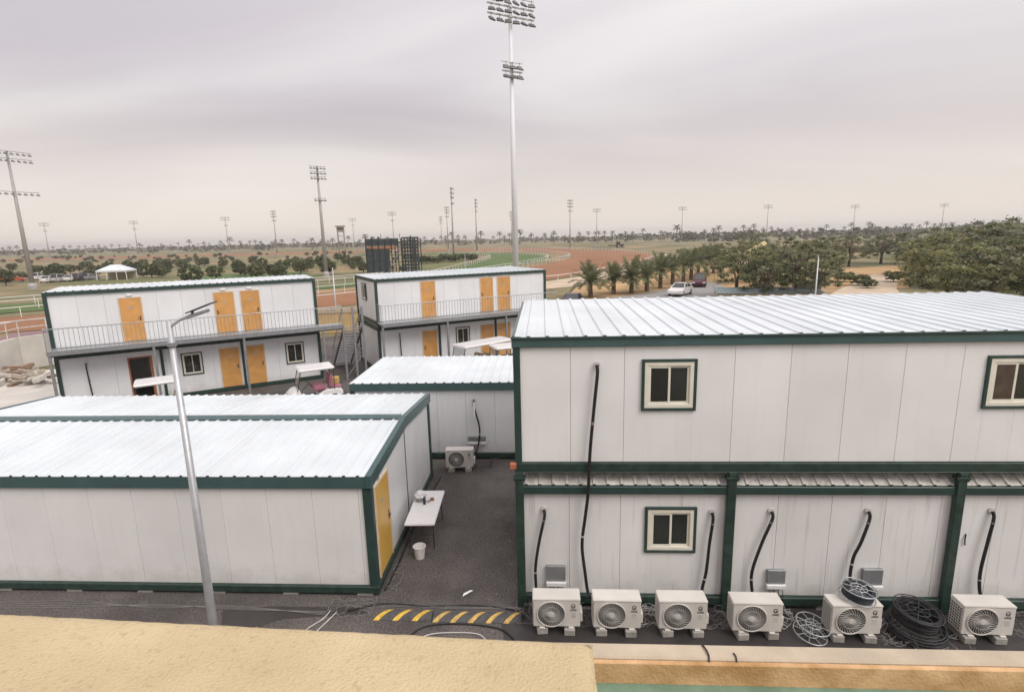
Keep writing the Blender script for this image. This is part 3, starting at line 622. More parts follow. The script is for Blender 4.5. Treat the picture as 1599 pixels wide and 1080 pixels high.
# ------------------------------------------------------------------ the building the photograph is taken from
hb = thing('sandstone_building', 'sand-coloured rendered parapet with cream coping, orange band and green roof strip', 'building')
p0, p1 = gp(-300, 937, 6.0), gp(925, 998, 6.0)
dv = (p1 - p0).normalized(); nv = Vector((dv.y, -dv.x, 0))
p0 = p1 - dv*9
pa = [p0, p1, p1 + nv*0.62 + dv*0.02, p0 + nv*0.62]
def rough_slab(pts, z0, z1, mt, name, parent, n=90, m=10, amp=0.006):
    mb = MB(); r = random.Random(3); vs = []; fs = []
    for i in range(n + 1):
        for j in range(m + 1):
            a = pts[0].lerp(pts[1], i/n); b = pts[3].lerp(pts[2], i/n); q = a.lerp(b, j/m)
            edge = (j in (0, m)) or i in (0, n)
            vs.append((q.x + r.uniform(-amp, amp), q.y + r.uniform(-amp, amp), z1 - (0.018 if edge else 0) + r.uniform(-amp, amp)*0.6))
    for i in range(n):
        for j in range(m): a = i*(m+1) + j; fs.append((a, a+m+1, a+m+2, a+1))
    o = len(vs); loop = [i*(m+1) for i in range(n+1)] + [n*(m+1) + j for j in range(1, m+1)] + [i*(m+1) + m for i in range(n-1, -1, -1)] + [j for j in range(m-1, 0, -1)]
    vs += [(vs[i][0], vs[i][1], z0) for i in loop]; k = len(loop)
    for i in range(k): fs.append((loop[i], loop[(i+1) % k], o + (i+1) % k, o + i))
    mb._add(vs, fs); return mb.build(name, mt, parent, smooth=True)
rough_slab(pa, 4.45, 6.0, M_stucco, 'parapet', hb, 260, 24, 0.0016)
MB().box(-9.0, 9.5, 3.12, 3.25, 4.42, 4.60).build('coping', M_cream, hb, bevel=0.012)
MB().box(-9.0, 9.5, 3.085, 3.119, 4.25, 4.585).build('painted_band', M_orange, hb, bevel=0.006)
MB().box(-9.0, 9.5, 1.2, 3.084, 4.30, 4.435).build('roof_strip', M_gpaint, hb)
MB().box(-9.0, 9.5, 2.9, 3.20, 0.0, 4.30).build('facade_wall', M_cream, hb)
mb = MB(); mb.tube(smoothline([(1.02, 3.235, 4.606), (1.03, 3.19, 4.612), (1.035, 3.14, 4.608), (1.03, 3.105, 4.59)], 4), 0.006, 5); mb.build('cable_end', M_black, hb)
mb = MB(); mb.tube(smoothline([(1.20, 3.165, 4.606), (1.205, 3.135, 4.608), (1.204, 3.108, 4.59)], 4), 0.005, 5); mb.build('cable_end', M_black, hb)

# ------------------------------------------------------------------ air conditioners and their blocks
def make_ac(name):
    """outdoor unit 0.87 x 0.33 x 0.60, front faces -Y, base centre at the origin"""
    t = thing(name, 'x', 'air conditioner')
    W2, D2, H = 0.435, 0.165, 0.60
    MB().box(-W2, W2, -D2, D2, 0.03, H - 0.03).build('casing', M_ac, t, bevel=0.012, seg=2)
    MB().box(-W2 - 0.006, W2 + 0.006, -D2 - 0.006, D2 + 0.006, H - 0.031, H).build('lid', M_ac, t, bevel=0.010, seg=2)
    fx, fz, fr = -0.10, 0.298, 0.258
    F = Matrix.Translation((fx, -D2, fz)) @ Matrix.Rotation(PI/2, 4, 'X')
    g = MB().lathe([(0.0, 0.001), (fr, 0.001), (fr, 0.006), (0.0, 0.006)], 36, F).build('fan_opening', M_ac_dark, t)
    mb = MB()
    for k in range(3):
        a0 = 2*PI*k/3
        for j in range(5):
            pass
        vs = []
        for i in range(9):
            r = 0.05 + 0.19*i/8; a = a0 + 0.5*i/8
            for da in (0, 1.15): vs.append(F @ Vector((r*math.cos(a + da), r*math.sin(a + da), 0.0075 + 0.004*(da > 0))))
        mb._add(vs, [(2*i, 2*i+1, 2*i+3, 2*i+2) for i in range(8)])
    mb.build('fan_blade', M_ac_fan, g)
    mb = MB()
    mb.ring((0, 0, 0.012), fr, 0.011, F, 40, 6); mb.ring((0, 0, 0.018), 0.15, 0.0025, F, 32, 4)
    for i in range(26):
        a = 2*PI*i/26
        pts = [F @ Vector((r*math.cos(a + 3.6*(r - 0.04)), r*math.sin(a + 3.6*(r - 0.04)), 0.016)) for r in (0.04, 0.08, 0.12, 0.17, 0.215, 0.256)]
        mb.tube(pts, 0.0037, 4, cap=False)
    mb.lathe([(0.05, 0.008), (0.05, 0.024), (0.0, 0.026)], 16, F)
    mb.build('fan_grille', M_ac, g)
    # side grille on the left end
    s = MB().box(-W2 - 0.003, -W2 + 0.001, -D2 + 0.03, D2 - 0.03, 0.07, H - 0.07).build('side_grille', M_ac_dark, t)
    mb = MB()
    for i in range(9): z = 0.075 + i*(H - 0.15)/8; mb.box(-W2 - 0.010, -W2 - 0.0032, -D2 + 0.025, D2 - 0.025, z - 0.007, z + 0.007)
    for i in range(6): y = -D2 + 0.03 + i*(2*D2 - 0.06)/5; mb.box(-W2 - 0.009, -W2 - 0.0034, y - 0.005, y + 0.005, 0.07, H - 0.07)
    mb.build('slat', M_ac, s)
    c = MB().box(W2 + 0.001, W2 + 0.045, -D2 + 0.05, D2 - 0.06, 0.10, 0.30).build('valve_cover', M_ac, t, bevel=0.01)
    # swirl emblem and lettering plate
    mb = MB(); E = Matrix.Translation((0.31, -D2, 0.46)) @ Matrix.Rotation(PI/2, 4, 'X')
    n = 18
    for i in range(n):
        a, b = 0.5 + 5.2*i/n, 0.5 + 5.2*(i + 1)/n; w0, w1 = 0.008 + 0.018*i/n, 0.008 + 0.018*(i+1)/n; R0 = 0.044
        mb._add([E @ Vector(q) for q in ((R0*math.cos(a), R0*math.sin(a), 0.003), ((R0-w0)*math.cos(a), (R0-w0)*math.sin(a), 0.003), ((R0-w1)*math.cos(b), (R0-w1)*math.sin(b), 0.003), (R0*math.cos(b), R0*math.sin(b), 0.003))], [(0, 3, 2, 1)])
    mb._add([E @ Vector(q) for q in ((0.0, -0.012, 0.003), (0.04, -0.004, 0.003), (0.04, 0.01, 0.003), (0.0, 0.008, 0.003))], [(0, 1, 2, 3)])
    mb.build('emblem', M_dark, t)
    cu = bpy.data.curves.new('lettering', 'FONT'); cu.body = 'GREE'; cu.size = 0.052; cu.align_x = 'CENTER'; cu.extrude = 0.0015
    to = bpy.data.objects.new('lettering', cu); COL.objects.link(to)
    dg = bpy.context.evaluated_depsgraph_get(); me = bpy.data.meshes.new_from_object(to.evaluated_get(dg)); bpy.data.objects.remove(to)
    me.materials.clear(); me.materials.append(M_dark); inst(me, 'lettering', t, (0.31, -D2 - 0.003, 0.365), (PI/2, 0, 0))
    MB().box(0.27, 0.35, -D2 - 0.002, -D2 + 0.001, 0.22, 0.33).build('rating_label', M_wire_w, t)
    for x in (-0.27, 0.27): MB().box(x - 0.05, x + 0.05, -D2 - 0.03, D2 + 0.03, 0.0, 0.0295).build('foot', M_ac, t, bevel=0.004)
    return t
ac = make_ac('air_conditioner')
block_me = MB().box(-0.10, 0.10, -0.20, 0.20, 0, 0.13).mesh('concrete_block', M_conc, bevel=0.012)
ac_spots = [(0.17, 9.17, 0.5, 'outdoor air conditioner next to the end of the yellow striped speed bump'),
            (1.28, 9.16, -0.4, 'outdoor air conditioner at the foot of the long hose from the upper storey'),
            (2.47, 9.16, 0.2, 'outdoor air conditioner under the downstairs window'),
            (3.79, 9.13, -1.0, 'outdoor air conditioner just past the first green post, beside the bare wire reel'),
            (5.50, 9.11, 0.6, 'outdoor air conditioner with a cable reel lying on its lid'),
            (7.77, 9.14, -1.2, 'outdoor air conditioner past the black cable coil, beside the second green post')]
for i, (x, y, r, lab) in enumerate(ac_spots):
    a = ac if i == 0 else dup(ac)
    a.location = (x, y, 0.134); a.rotation_euler = (0, 0, R_(r)); a['label'] = lab; a['group'] = 'air conditioners along the cabin wall'
    for dx in (-0.27, 0.27):
        b = inst(block_me, 'concrete_block', None, (x + dx + rnd.uniform(-0.03, 0.03), y + rnd.uniform(-0.02, 0.02), 0.004), (0, 0, R_(rnd.uniform(-6, 6))))
        tag(b, 'rough concrete block propping up an air conditioner in the row', 'block', 'blocks under the air conditioner row')
am = dup(ac, loc=(-2.72, 16.35, 0.134), rz=R_(3), label='lone outdoor air conditioner at the far end of the alley', group='air conditioners along the cabin wall'); del am['group']
for dx in (-0.27, 0.27): tag(inst(block_me, 'concrete_block', None, (-2.72 + dx, 16.35, 0.002), (0, 0, R_(3))), 'concrete block under the lone air conditioner in the alley', 'block', 'blocks under the alley air conditioner')

# ------------------------------------------------------------------ reels, coils and loose cable
def make_reel(name, label, loc, rot, R, Wd, wire_m, drum_m=None, drum_r=0.0, group=None):
    t = thing(name, label, 'cable reel', loc); t.rotation_euler = rot
    for s in (0, 1):
        z = s*Wd; f = inst(None, 'flange', t)
        mb = MB(); mb.ring((0, 0, z), R, 0.011, None, 40, 6); mb.build('rim', wire_m, f, smooth=True)
        mb = MB(); mb.ring((0, 0, z), R*0.45, 0.009, None, 28, 6); mb.ring((0, 0, z), R*0.14, 0.009, None, 16, 6); mb.build('hub_ring', wire_m, f, smooth=True)
        for k in range(8):
            a = 2*PI*k/8; MB().tube([(R*0.14*math.cos(a), R*0.14*math.sin(a), z), (R*math.cos(a), R*math.sin(a), z)], 0.008, 5).build('spoke', wire_m, f)
    mb = MB()
    for k in range(8):
        a = 2*PI*k/8; mb.tube([(R*0.45*math.cos(a), R*0.45*math.sin(a), 0), (R*0.45*math.cos(a), R*0.45*math.sin(a), Wd)], 0.007, 5)
    mb.build('core', wire_m, t)
    if drum_m:
        mb = MB(); n = 7
        for i in range(n):
            for j in range(2): mb.ring((rnd.uniform(-0.006, 0.006), rnd.uniform(-0.006, 0.006), Wd*(i + 0.5)/n), drum_r - j*0.02, Wd/n*0.55, None, 36, 6)
        mb.build('wound_cable', drum_m, t, smooth=True)
    return t
make_reel('cable_reel', 'empty grey wire cable reel leaning low between two air conditioners', (4.80, 9.10, 0.05), (R_(8), R_(6), 0.3), 0.285, 0.20, M_galv)
make_reel('cable_reel', 'grey wire reel of dark cable lying on an air conditioner lid', (5.60, 9.17, 0.765), (R_(4), R_(5), 0.5), 0.295, 0.17, M_galv, M_blue, 0.24)
make_reel('cable_reel', 'wide reel of black cable on the ground beside the second green post', (6.68, 9.2, 0.26), (R_(6), R_(5), 0.2), 0.39, 0.24, M_dark, M_black, 0.34)
mb = MB()
for i in range(9): mb.ring((rnd.uniform(-0.03, 0.03), rnd.uniform(-0.03, 0.03), 0.014 + 0.022*i), 0.42 + rnd.uniform(-0.04, 0.03), 0.012, Matrix.Rotation(R_(rnd.uniform(-3, 3)), 4, 'X'), 36, 6)
tag(mb.build('cable_coil', M_dark, None, (6.72, 9.18, 0.02), smooth=True), 'loose grey coil of cable under the black cable reel', 'cable coil')
def cable(pts, r, mt, label, name='cable', group=None, k=6):
    o = MB().tube(smoothline([Vector(p) for p in pts], k), r, 5).build(name, mt, None, smooth=True)
    return tag(o, label, 'cable', group)
def tangle(cx, cy, sx, sy, n, mt, label, seed, r=0.0045, zmax=0.16):
    q = random.Random(seed); mb = MB()
    for i in range(n):
        a = q.uniform(0, 6.28); pts = []; x, y = cx + q.uniform(-sx, sx)*0.6, cy + q.uniform(-sy, sy)*0.6
        for j in range(7):
            a += q.uniform(-1.3, 1.3); x += math.cos(a)*0.15; y += math.sin(a)*0.10
            x = min(cx + sx, max(cx - sx, x)); y = min(cy + sy, max(cy - sy, y))
            pts.append((x, y, 0.012 + q.random()**2*zmax))
        mb.tube(smoothline(pts, 4), r*q.uniform(0.7, 1.3), 4, cap=False)
    return tag(mb.build('cable_tangle', mt, None), label, 'cables', None, 'stuff')
tangle(-0.35, 9.5, 0.28, 0.24, 16, M_wire_g, 'tangled grey wires at the green corner post', 1)
tangle(0.82, 9.45, 0.24, 0.25, 16, M_wire_g, 'tangled grey wires between the first two air conditioners', 2)
tangle(1.95, 9.45, 0.25, 0.26, 18, M_wire_w, 'tangled pale wires beside the air conditioner under the window', 3)
tangle(3.13, 9.45, 0.28, 0.26, 20, M_wire_g, 'tangled grey wires at the foot of the first green post', 4)
tangle(4.42, 9.45, 0.26, 0.22, 14, M_wire_w, 'tangled pale wires behind the empty wire reel', 5)
tangle(6.25, 9.25, 0.30, 0.4, 26, M_wire_g, 'tangled grey wires in front of the black cable reel', 6)
tangle(6.9, 8.85, 0.45, 0.22, 22, M_wire_g, 'tangled wires on damp asphalt below the black cable reel', 7)
tangle(-3.95, 9.62, 0.46, 0.26, 20, M_wire_g, 'tangled pale wires at the corner of the gable cabin', 8, r=0.0035, zmax=0.1)
tangle(-3.30, 10.7, 0.13, 0.75, 12, M_wire_g, 'thin grey wires lying along the yellow door wall', 9, zmax=0.05)
tangle(8.75, 9.4, 0.4, 0.3, 20, M_wire_g, 'tangled grey wires beyond the last air conditioner', 10)
tangle(-2.15, 16.75, 0.4, 0.25, 12, M_black, 'black wires bunched beside the lone air conditioner', 11)
for i in range(4):
    o = i*0.035
    cable([(-12.5, 9.45 + o, 0.012), (-10, 9.52 + o*2, 0.012), (-8, 9.66 - o, 0.012), (-6.5, 9.55 + o, 0.012), (-4.4, 9.52 - o, 0.014)], 0.005, M_wire_g, 'thin cable running along the foot of the gable cabin', group='thin cables along the gable cabin')
cable([(-4.0, 9.55, 0.02), (-3.3, 9.76, 0.03), (-2.4, 9.72, 0.02), (-1.4, 9.76, 0.02), (-0.6, 9.62, 0.02), (-0.45, 9.4, 0.03)], 0.016, M_black, 'thick black cable lying behind the striped speed bump')
for i in range(3): cable([(-3.7, 9.60 + 0.04*i, 0.02), (-2.9, 9.70 + 0.03*i, 0.02), (-1.9, 9.66 + 0.03*i, 0.02), (-0.5, 9.68 + 0.02*i, 0.02)], 0.005, M_wire_g, 'thin pale wire trailing behind the striped speed bump', group='wires behind the speed bump')
cable([(-4.35, 9.55, 0.02), (-4.4, 9.3, 0.02), (-4.6, 9.0, 0.02), (-4.75, 8.6, 0.02)], 0.012, M_wire_w, 'pale cable leaving the wire tangle towards the parapet', group='pale cables from the corner tangle')
cable([(-4.2, 9.5, 0.02), (-4.3, 9.2, 0.02), (-4.4, 8.9, 0.02), (-4.45, 8.5, 0.02)], 0.012, M_wire_w, 'pale cable leaving the wire tangle towards the parapet', group='pale cables from the corner tangle')
cable([(-2.5, 8.7, 0.02), (-2.2, 8.92, 0.02), (-1.75, 8.98, 0.02), (-1.3, 8.95, 0.02), (-1.1, 8.75, 0.02)], 0.012, M_wire_w, 'white cable loop on the asphalt in front of the speed bump')
cable([(-2.6, 8.85, 0.02), (-2.3, 9.15, 0.02), (-1.6, 9.22, 0.02), (-0.9, 9.1, 0.02), (-0.6, 8.8, 0.02)], 0.016, M_black, 'black hose curving in front of the striped speed bump')
cable([(-3.42, 10.2, 0.02), (-3.38, 11.2, 0.02), (-3.4, 12.6, 0.02), (-3.36, 14.2, 0.02), (-3.25, 15.8, 0.02)], 0.02, M_black, 'black cable along the base of the yellow door wall')
mb = MB()
q = random.Random(5)
for i in range(34):
    x, y = q.uniform(-3.2, -0.7), q.uniform(9.9, 16.6); s = q.uniform(0.006, 0.02); mb.poly([(x, y, 0.006), (x + s, y + s*0.3, 0.008), (x + s*0.7, y + s, 0.012), (x - s*0.2, y + s*0.8, 0.006)])
tag(mb.build('litter_specks', M_wire_w), 'small pale scraps scattered on the alley asphalt', 'litter', kind='stuff')
tag(MB().poly([(-1.75, 10.05, 0.01), (-1.62, 10.15, 0.03), (-1.55, 10.24, 0.012), (-1.60, 10.26, 0.02), (-1.73, 10.12, 0.035)]).build('paper_scrap', M_white), 'crumpled white paper scrap lying on the alley asphalt', 'litter')

# ------------------------------------------------------------------ speed bump
def bump_piece(xa, xb, y0, y1, sh, h, x_lo, x_hi):
    n = 8; vs = []; lim = lambda v: min(x_hi, max(x_lo, v))
    for i in range(n + 1):
        t = i/n; y = y0 + (y1 - y0)*t; z = 0.008 + h*(math.sin(PI*t)**0.6 if 0 < t < 1 else 0); dx = sh*t
        vs += [(lim(xa + dx), y, z), (lim(xb + dx), y, z), (lim(xa + dx), y, 0.003), (lim(xb + dx), y, 0.003)]
    fs = []
    for i in range(n):
        a = 4*i; b = a + 4; fs += [(a, a+1, b+1, b), (a+2, b+2, b+3, a+3), (a, b, b+2, a+2), (a+1, a+3, b+3, b+1)]
    mb = MB(); mb._add(vs, fs + [(0, 2, 3, 1), (4*n, 4*n+1, 4*n+3, 4*n+2)]); return mb
def speed_bump(label, x0, x1, y0, y1, nst, ym, first):
    t = thing('speed_bump', label, 'speed bump', (0, 0, 0), 0, None); pitch = (x1 - x0)/nst; x = x0 - pitch; i = 0
    sh = 0.26
    while x < x1 + 0.2:
        for a, b, mt, nm, dz in ((x, x + pitch*0.30, ym, 'stripe', 0.051), (x + pitch*0.30, x + pitch, M_rubber_g, 'rubber_section', 0.05)):
            if a + sh > x0 + 0.01 and a < x1 - 0.01 and not (b + sh <= x0 + 0.02): bump_piece(a, b, y0, y1, sh, dz, x0, x1).build(nm, mt, t, smooth=False)
        x += pitch
    return t
speed_bump('short rubber speed bump with bright yellow stripes beside the gable cabin', -3.40, -2.26, 9.30, 9.62, 3, M_yellow, 0)
speed_bump('long rubber speed bump with faded yellow stripes across the alley mouth', -2.23, -0.50, 9.27, 9.59, 5, mat('paint_yellow_faded', (0.55, 0.36, 0.10), 0.7, 0.3, 14), 0)
tag(MB().box(-0.06, 0.06, -0.03, 0.03, 0, 0.035).build('yellow_offcut', M_yellow, None, (-5.62, 8.98, 0.005), (0, 0, 0.3), bevel=0.006), 'small yellow rubber offcut on the damp asphalt', 'offcut')

# ------------------------------------------------------------------ folding table, things on it, bucket
ft = thing('folding_table', 'white folding table against the gable cabin end wall', 'table', (-3.0, 12.5, 0), R_(2))
MB().box(-0.36, 0.36, -0.88, 0.88, 0.70, 0.745).build('table_top', M_white, ft, bevel=0.018, seg=2)
for y in (-0.65, 0.65):
    for x in (-0.28, 0.28): MB().tube([(x, y, 0.70), (x*1.05, y*1.04, 0.0)], 0.014, 6).build('leg', M_dark, ft)
    MB().tube([(-0.285, y*1.015, 0.35), (0.285, y*1.015, 0.35)], 0.010, 6).build('crossbar', M_dark, ft)
    MB().tube([(0, y*1.01, 0.35), (0, y*0.3, 0.69)], 0.009, 6).build('brace', M_dark, ft)
bg_ = bmesh.new(); bmesh.ops.create_icosphere(bg_, subdivisions=3, radius=1)
q = random.Random(11)
for v in bg_.verts:
    f = 1 + q.uniform(-0.16, 0.16); v.co = Vector((v.co.x*0.14*f, v.co.y*0.17*f, v.co.z*0.13*f))
    if v.co.z < -0.10: v.co.z = -0.10
me = bpy.data.meshes.new('plastic_bag'); bg_.to_mesh(me); bg_.free(); me.materials.append(M_wire_g)
for p in me.polygons:
    if p.center.z > 0.03: p.material_index = 0
me.materials.append(M_white)
for p in me.polygons:
    if p.center.z > 0.02 or q.random() < 0.15: p.material_index = 1
bag = tag(inst(me, 'plastic_bag', None, (-3.20, 12.85, 0.852)), 'crumpled grey and white plastic bag on the folding table', 'bag')
mb = MB().lathe([(0.032, 0), (0.034, 0.02), (0.034, 0.13), (0.014, 0.165), (0.014, 0.185), (0.0, 0.186)], 14); bt = mb.build('bottle', M_dark, None, (-3.05, 12.62, 0.746), smooth=True); tag(bt, 'small dark bottle standing beside the bag on the table', 'bottle')
tag(MB().lathe([(0.03, 0), (0.055, 0), (0.055, 0.05), (0.03, 0.05)], 20, closed=True).build('tape_roll', mat('tape_brown', (0.32, 0.15, 0.07), 0.4), None, (-2.90, 12.83, 0.746)), 'brown roll of packing tape on the folding table', 'tape roll')
tag(MB().tube(smoothline([(-3.0, 12.68, 0.755), (-2.95, 12.72, 0.756), (-2.97, 12.80, 0.755), (-3.05, 12.74, 0.757), (-3.1, 12.66, 0.755)], 5), 0.008, 5).build('short_cable', M_black), 'short black cable curled on the folding table', 'cable')
bk = thing('bucket', 'white plastic bucket standing below the folding table', 'bucket', (-2.95, 11.45, 0.0))
MB().lathe([(0.0, 0.004), (0.105, 0.004), (0.14, 0.29), (0.15, 0.29), (0.15, 0.30), (0.133, 0.30), (0.10, 0.02), (0.0, 0.02)], 28).build('pail', M_white, bk, smooth=False)
mb = MB(); mb.tube([(0.148*math.cos(a), 0.02 - 0.10*math.sin(a), 0.285 - 0.06*math.sin(a)) for a in [PI*i/12 for i in range(13)]], 0.004, 5); mb.build('handle', M_wire_w, bk)

# ------------------------------------------------------------------ lamp posts
def lamp_post(label, x, y, H, r, lean=0.0, head=True, rz=0.0):
    t = thing('lamp_post', label, 'lamp post', (x, y, 0), rz)
    MB().lathe([(r*1.0, 0), (r*1.0, 0.01), (r*0.56, H), (0, H)], 14).build('pole', M_galv, t, smooth=True)
    MB().box(-r*2, r*2, -r*2, r*2, 0.0, 0.02).build('base_plate', M_steel, t)
    if head:
        MB().lathe([(r*0.95, H - 0.42), (r*0.95, H - 0.36)], 14).build('collar', M_steel, t)
        MB().tube([(0, 0, H - 0.10), (0.18, 0, H + 0.02), (0.36, 0, H + 0.08)], 0.028, 8).build('arm', M_galv, t)
        A = Matrix.Translation((0.34, 0, H + 0.075)) @ Matrix.Rotation(R_(-16), 4, 'Y')
        MB().box(-0.02, 0.30, -0.11, 0.11, -0.03, 0.02, A).build('lamp_head', M_steel, t, bevel=0.01)
        MB().box(0.02, 0.28, -0.09, 0.09, -0.036, -0.0305, A).build('lens', M_white, t)
        S = Matrix.Translation((0.34, 0, H + 0.13)) @ Matrix.Rotation(R_(-20), 4, 'Y')
        MB().box(0.0, 0.44, -0.14, 0.14, 0.0, 0.018, S).build('solar_panel', M_dark, t)
        MB().tube([(0.36, 0, H + 0.06), (0.40, 0, H + 0.15)], 0.02, 6).build('panel_bracket', M_steel, t)
    return t
lamp_post('tall tapering grey lamp post with solar head in front of the gable cabin', -6.24, 8.72, 6.04, 0.080, rz=R_(10))
p = gp(525, 486); lamp_post('slim pale pole by the tan wall between the balcony blocks', p.x, p.y, 4.6, 0.09, head=False)
p = gp(1271, 486); lamp_post('slim grey lamp pole in front of the dense trees', p.x, p.y, 4.9, 0.085, head=False)
p = gp(830, 430); lamp_post('thin pale post beside the turf bend', gp(727,425).x, gp(727,425).y, 4.0, 0.07, head=False)

# ------------------------------------------------------------------ golf carts
def wheel(parent, x, y, r, wd):
    wq = inst(None, 'wheel', parent, (x, y, r))
    Mx = Matrix.Rotation(PI/2, 4, 'X')
    MB().lathe([(r*0.55, -wd/2), (r*0.92, -wd/2), (r, -wd*0.3), (r, wd*0.3), (r*0.92, wd/2), (r*0.55, wd/2)], 20, Mx, True).build('tyre', M_black, wq, smooth=True)
    MB().lathe([(0, -wd*0.32), (r*0.56, -wd*0.42), (r*0.56, wd*0.42), (0, wd*0.32)], 14, Mx).build('rim', M_galv, wq)
def golf_cart(label, loc, rz, seat_m, rear=True, long=False, ch=1.80):
    t = thing('golf_cart', label, 'golf cart', loc, rz, None)
    ex = 1.5 if long else 0.0
    MB().prism([(1.18, -0.56, 0.30), (1.20, -0.56, 0.52), (1.02, -0.56, 0.72), (0.72, -0.56, 0.80), (0.62, -0.56, 0.42), (0.5, -0.56, 0.30)], (0, 1.12, 0)).build('front_cowl', M_white_b, t, bevel=0.05, seg=2)
    MB().box(-1.1 - ex, 0.75, -0.54, 0.54, 0.24, 0.33).build('floor_pan', M_dark, t, bevel=0.02)
    MB().prism([(-1.15 - ex, -0.57, 0.34), (-1.15 - ex, -0.57, 0.58), (-0.9 - ex, -0.57, 0.68), (-0.35, -0.57, 0.66), (-0.05, -0.57, 0.48), (-0.05, -0.57, 0.34)], (0, 1.14, 0)).build('rear_body', M_white_b, t, bevel=0.04, seg=2)
    MB().box(-0.42, 0.12, -0.54, 0.54, 0.67, 0.84).build('seat_cushion', seat_m, t, bevel=0.04, seg=2)
    MB().box(-0.56, -0.42, -0.52, 0.52, 0.78, 1.36, Matrix.Translation((-0.06, 0, 0)) @ Matrix.Rotation(R_(-6), 4, 'Y')).build('seat_back', seat_m, t, bevel=0.04, seg=2)
    if rear:
        MB().box(-1.1 - ex, -0.7 - ex, -0.5, 0.5, 0.69, 0.79).build('rear_seat', seat_m, t, bevel=0.03)
        MB().box(-1.32 - ex, -1.1 - ex, -0.48, 0.48, 0.30, 0.34).build('rear_step', M_dark, t)
    if long: MB().box(-1.2, -0.85, -0.52, 0.52, 0.67, 0.80).build('seat_cushion', seat_m, t, bevel=0.04); MB().box(-1.32, -1.2, -0.52, 0.52, 0.78, 1.2).build('seat_back', seat_m, t, bevel=0.04)
    rf = MB().box((-0.85 if not long else -1.0) - ex, 0.70, -0.6, 0.6, ch, ch + 0.12).build('canopy', M_white_b, t, bevel=0.045, seg=3)
    for y in (-0.52, 0.52):
        MB().tube([(0.82, y, 0.72), (0.62, y, ch + 0.01)], 0.02, 6).build('strut', M_dark, t); MB().tube([(-0.78 - ex, y, 0.62), (-0.80 - ex, y, ch + 0.01)], 0.02, 6).build('strut', M_dark, t)
    glass = mat('windscreen', (0.35, 0.38, 0.38), 0.1, 0.1, 2); glass.node_tree.nodes['Principled BSDF'].inputs['Alpha'].default_value = 0.35
    MB().hexa([(0.80, -0.5, 0.78), (0.80, 0.5, 0.78), (0.81, 0.5, 0.78), (0.81, -0.5, 0.78)], [(0.63, -0.5, ch - 0.04), (0.63, 0.5, ch - 0.04), (0.64, 0.5, ch - 0.04), (0.64, -0.5, ch - 0.04)]).build('windscreen', glass, t)
    mb = MB(); S = Matrix.Translation((0.28, 0.26, 1.0)) @ Matrix.Rotation(R_(-50), 4, 'Y'); mb.ring((0, 0, 0), 0.17, 0.016, S, 22, 6); mb.tube([(0.28, 0.26, 1.0), (0.62, 0.26, 0.7)], 0.018, 6); mb.build('steering_wheel', M_dark, t)
    for y in (-0.36, 0.36): MB().lathe([(0.07, 0), (0.06, 0.03), (0, 0.035)], 12, Matrix.Translation((1.185, y, 0.55)) @ Matrix.Rotation(PI/2, 4, 'Y')).build('headlight', M_galv, t)
    for x in (0.82, -0.75 - ex):
        for y in (-0.50, 0.50): wheel(t, x, y, 0.23, 0.18)
    return t
M_pink = mat('seat_pink', (0.38, 0.15, 0.19), 0.5, 0.1, 4); M_tanseat = mat('seat_tan', (0.45, 0.38, 0.28), 0.5, 0.1, 4)
gc = golf_cart('white golf cart with pink seats parked under the balcony stair', (-10.55, 23.85, 0), R_(212), M_pink, ch=1.60)
tag(MB().box(-0.16, 0.16, -0.2, 0.2, 0, 0.28).build('carton', mat('carton_yellow', (0.55, 0.38, 0.12), 0.7), None, (-9.77, 24.34, 0.792), (0, 0, 0.15), bevel=0.01), 'yellow carton on the rear seat of the pink golf cart', 'carton')
golf_cart('white golf cart, its canopy showing by the open doorway', (-15.9, 20.85, 0), R_(215), M_tanseat)
golf_cart('long white golf cart under the downstairs window of the pole mast block', (-3.85, 27.75, 0), R_(222), M_tanseat, long=True)
golf_cart('white golf cart parked alongside the long golf cart', (-1.95, 27.25, 0), R_(205), M_tanseat)

# ------------------------------------------------------------------ walls and rubble on the left, tan wall
def wall_line(name, label, pts, h, th, mt, cap=None, cat='wall'):
    t = thing(name, label, cat)
    for i in range(len(pts) - 1):
        a, b = Vector((*pts[i], 0)), Vector((*pts[i+1], 0)); d = (b - a).normalized(); nrm = Vector((-d.y, d.x, 0))*th
        n = max(1, round((b - a).length/4)); st_ = (b - a)/n
        for k in range(n):
            p = a + st_*k; MB().prism([p, p + st_*0.996, p + st_*0.996 + nrm, p + nrm], (0, 0, h)).build('wall_section', mt, t)
        if cap: MB().prism([a - nrm*0.2 + Vector((0,0,h+.001)), b - nrm*0.2 + Vector((0,0,h+.001)), b + nrm*1.2 + Vector((0,0,h+.001)), a + nrm*1.2 + Vector((0,0,h+.001))], (0, 0, 0.35)).build('wall_cap', cap, t)
    return t
a, b = gp(440, 524), gp(575, 515)
wall_line('boundary_wall', 'tan boundary wall with cream top between the balcony blocks', [(a.x - 3, a.y), (b.x + 3, b.y - 0.3)], 1.6, 0.25, M_tan, M_cream)
lw0, lw1, lw2 = gp(-140, 640), gp(38, 577), gp(76, 566)
wall_line('ramp_wall', 'pale concrete ramp wall behind the rubble heap', [lw0[:2], lw1[:2], (lw2.x + 2, lw2.y + 1)], 2.0, 0.3, M_conc_l)
rr = thing('ramp_railing', 'thin pale steel railing following the ramp wall', 'railing')
pts = [Vector((*lw0[:2], 0)), Vector((*lw1[:2], 0)), Vector((lw2.x + 2, lw2.y + 1, 0))]
for zz in (2.55, 3.0): MB().tube([p + Vector((-0.1, 0.2, zz)) for p in pts], 0.03, 6).build('rail', M_wire_w, rr)
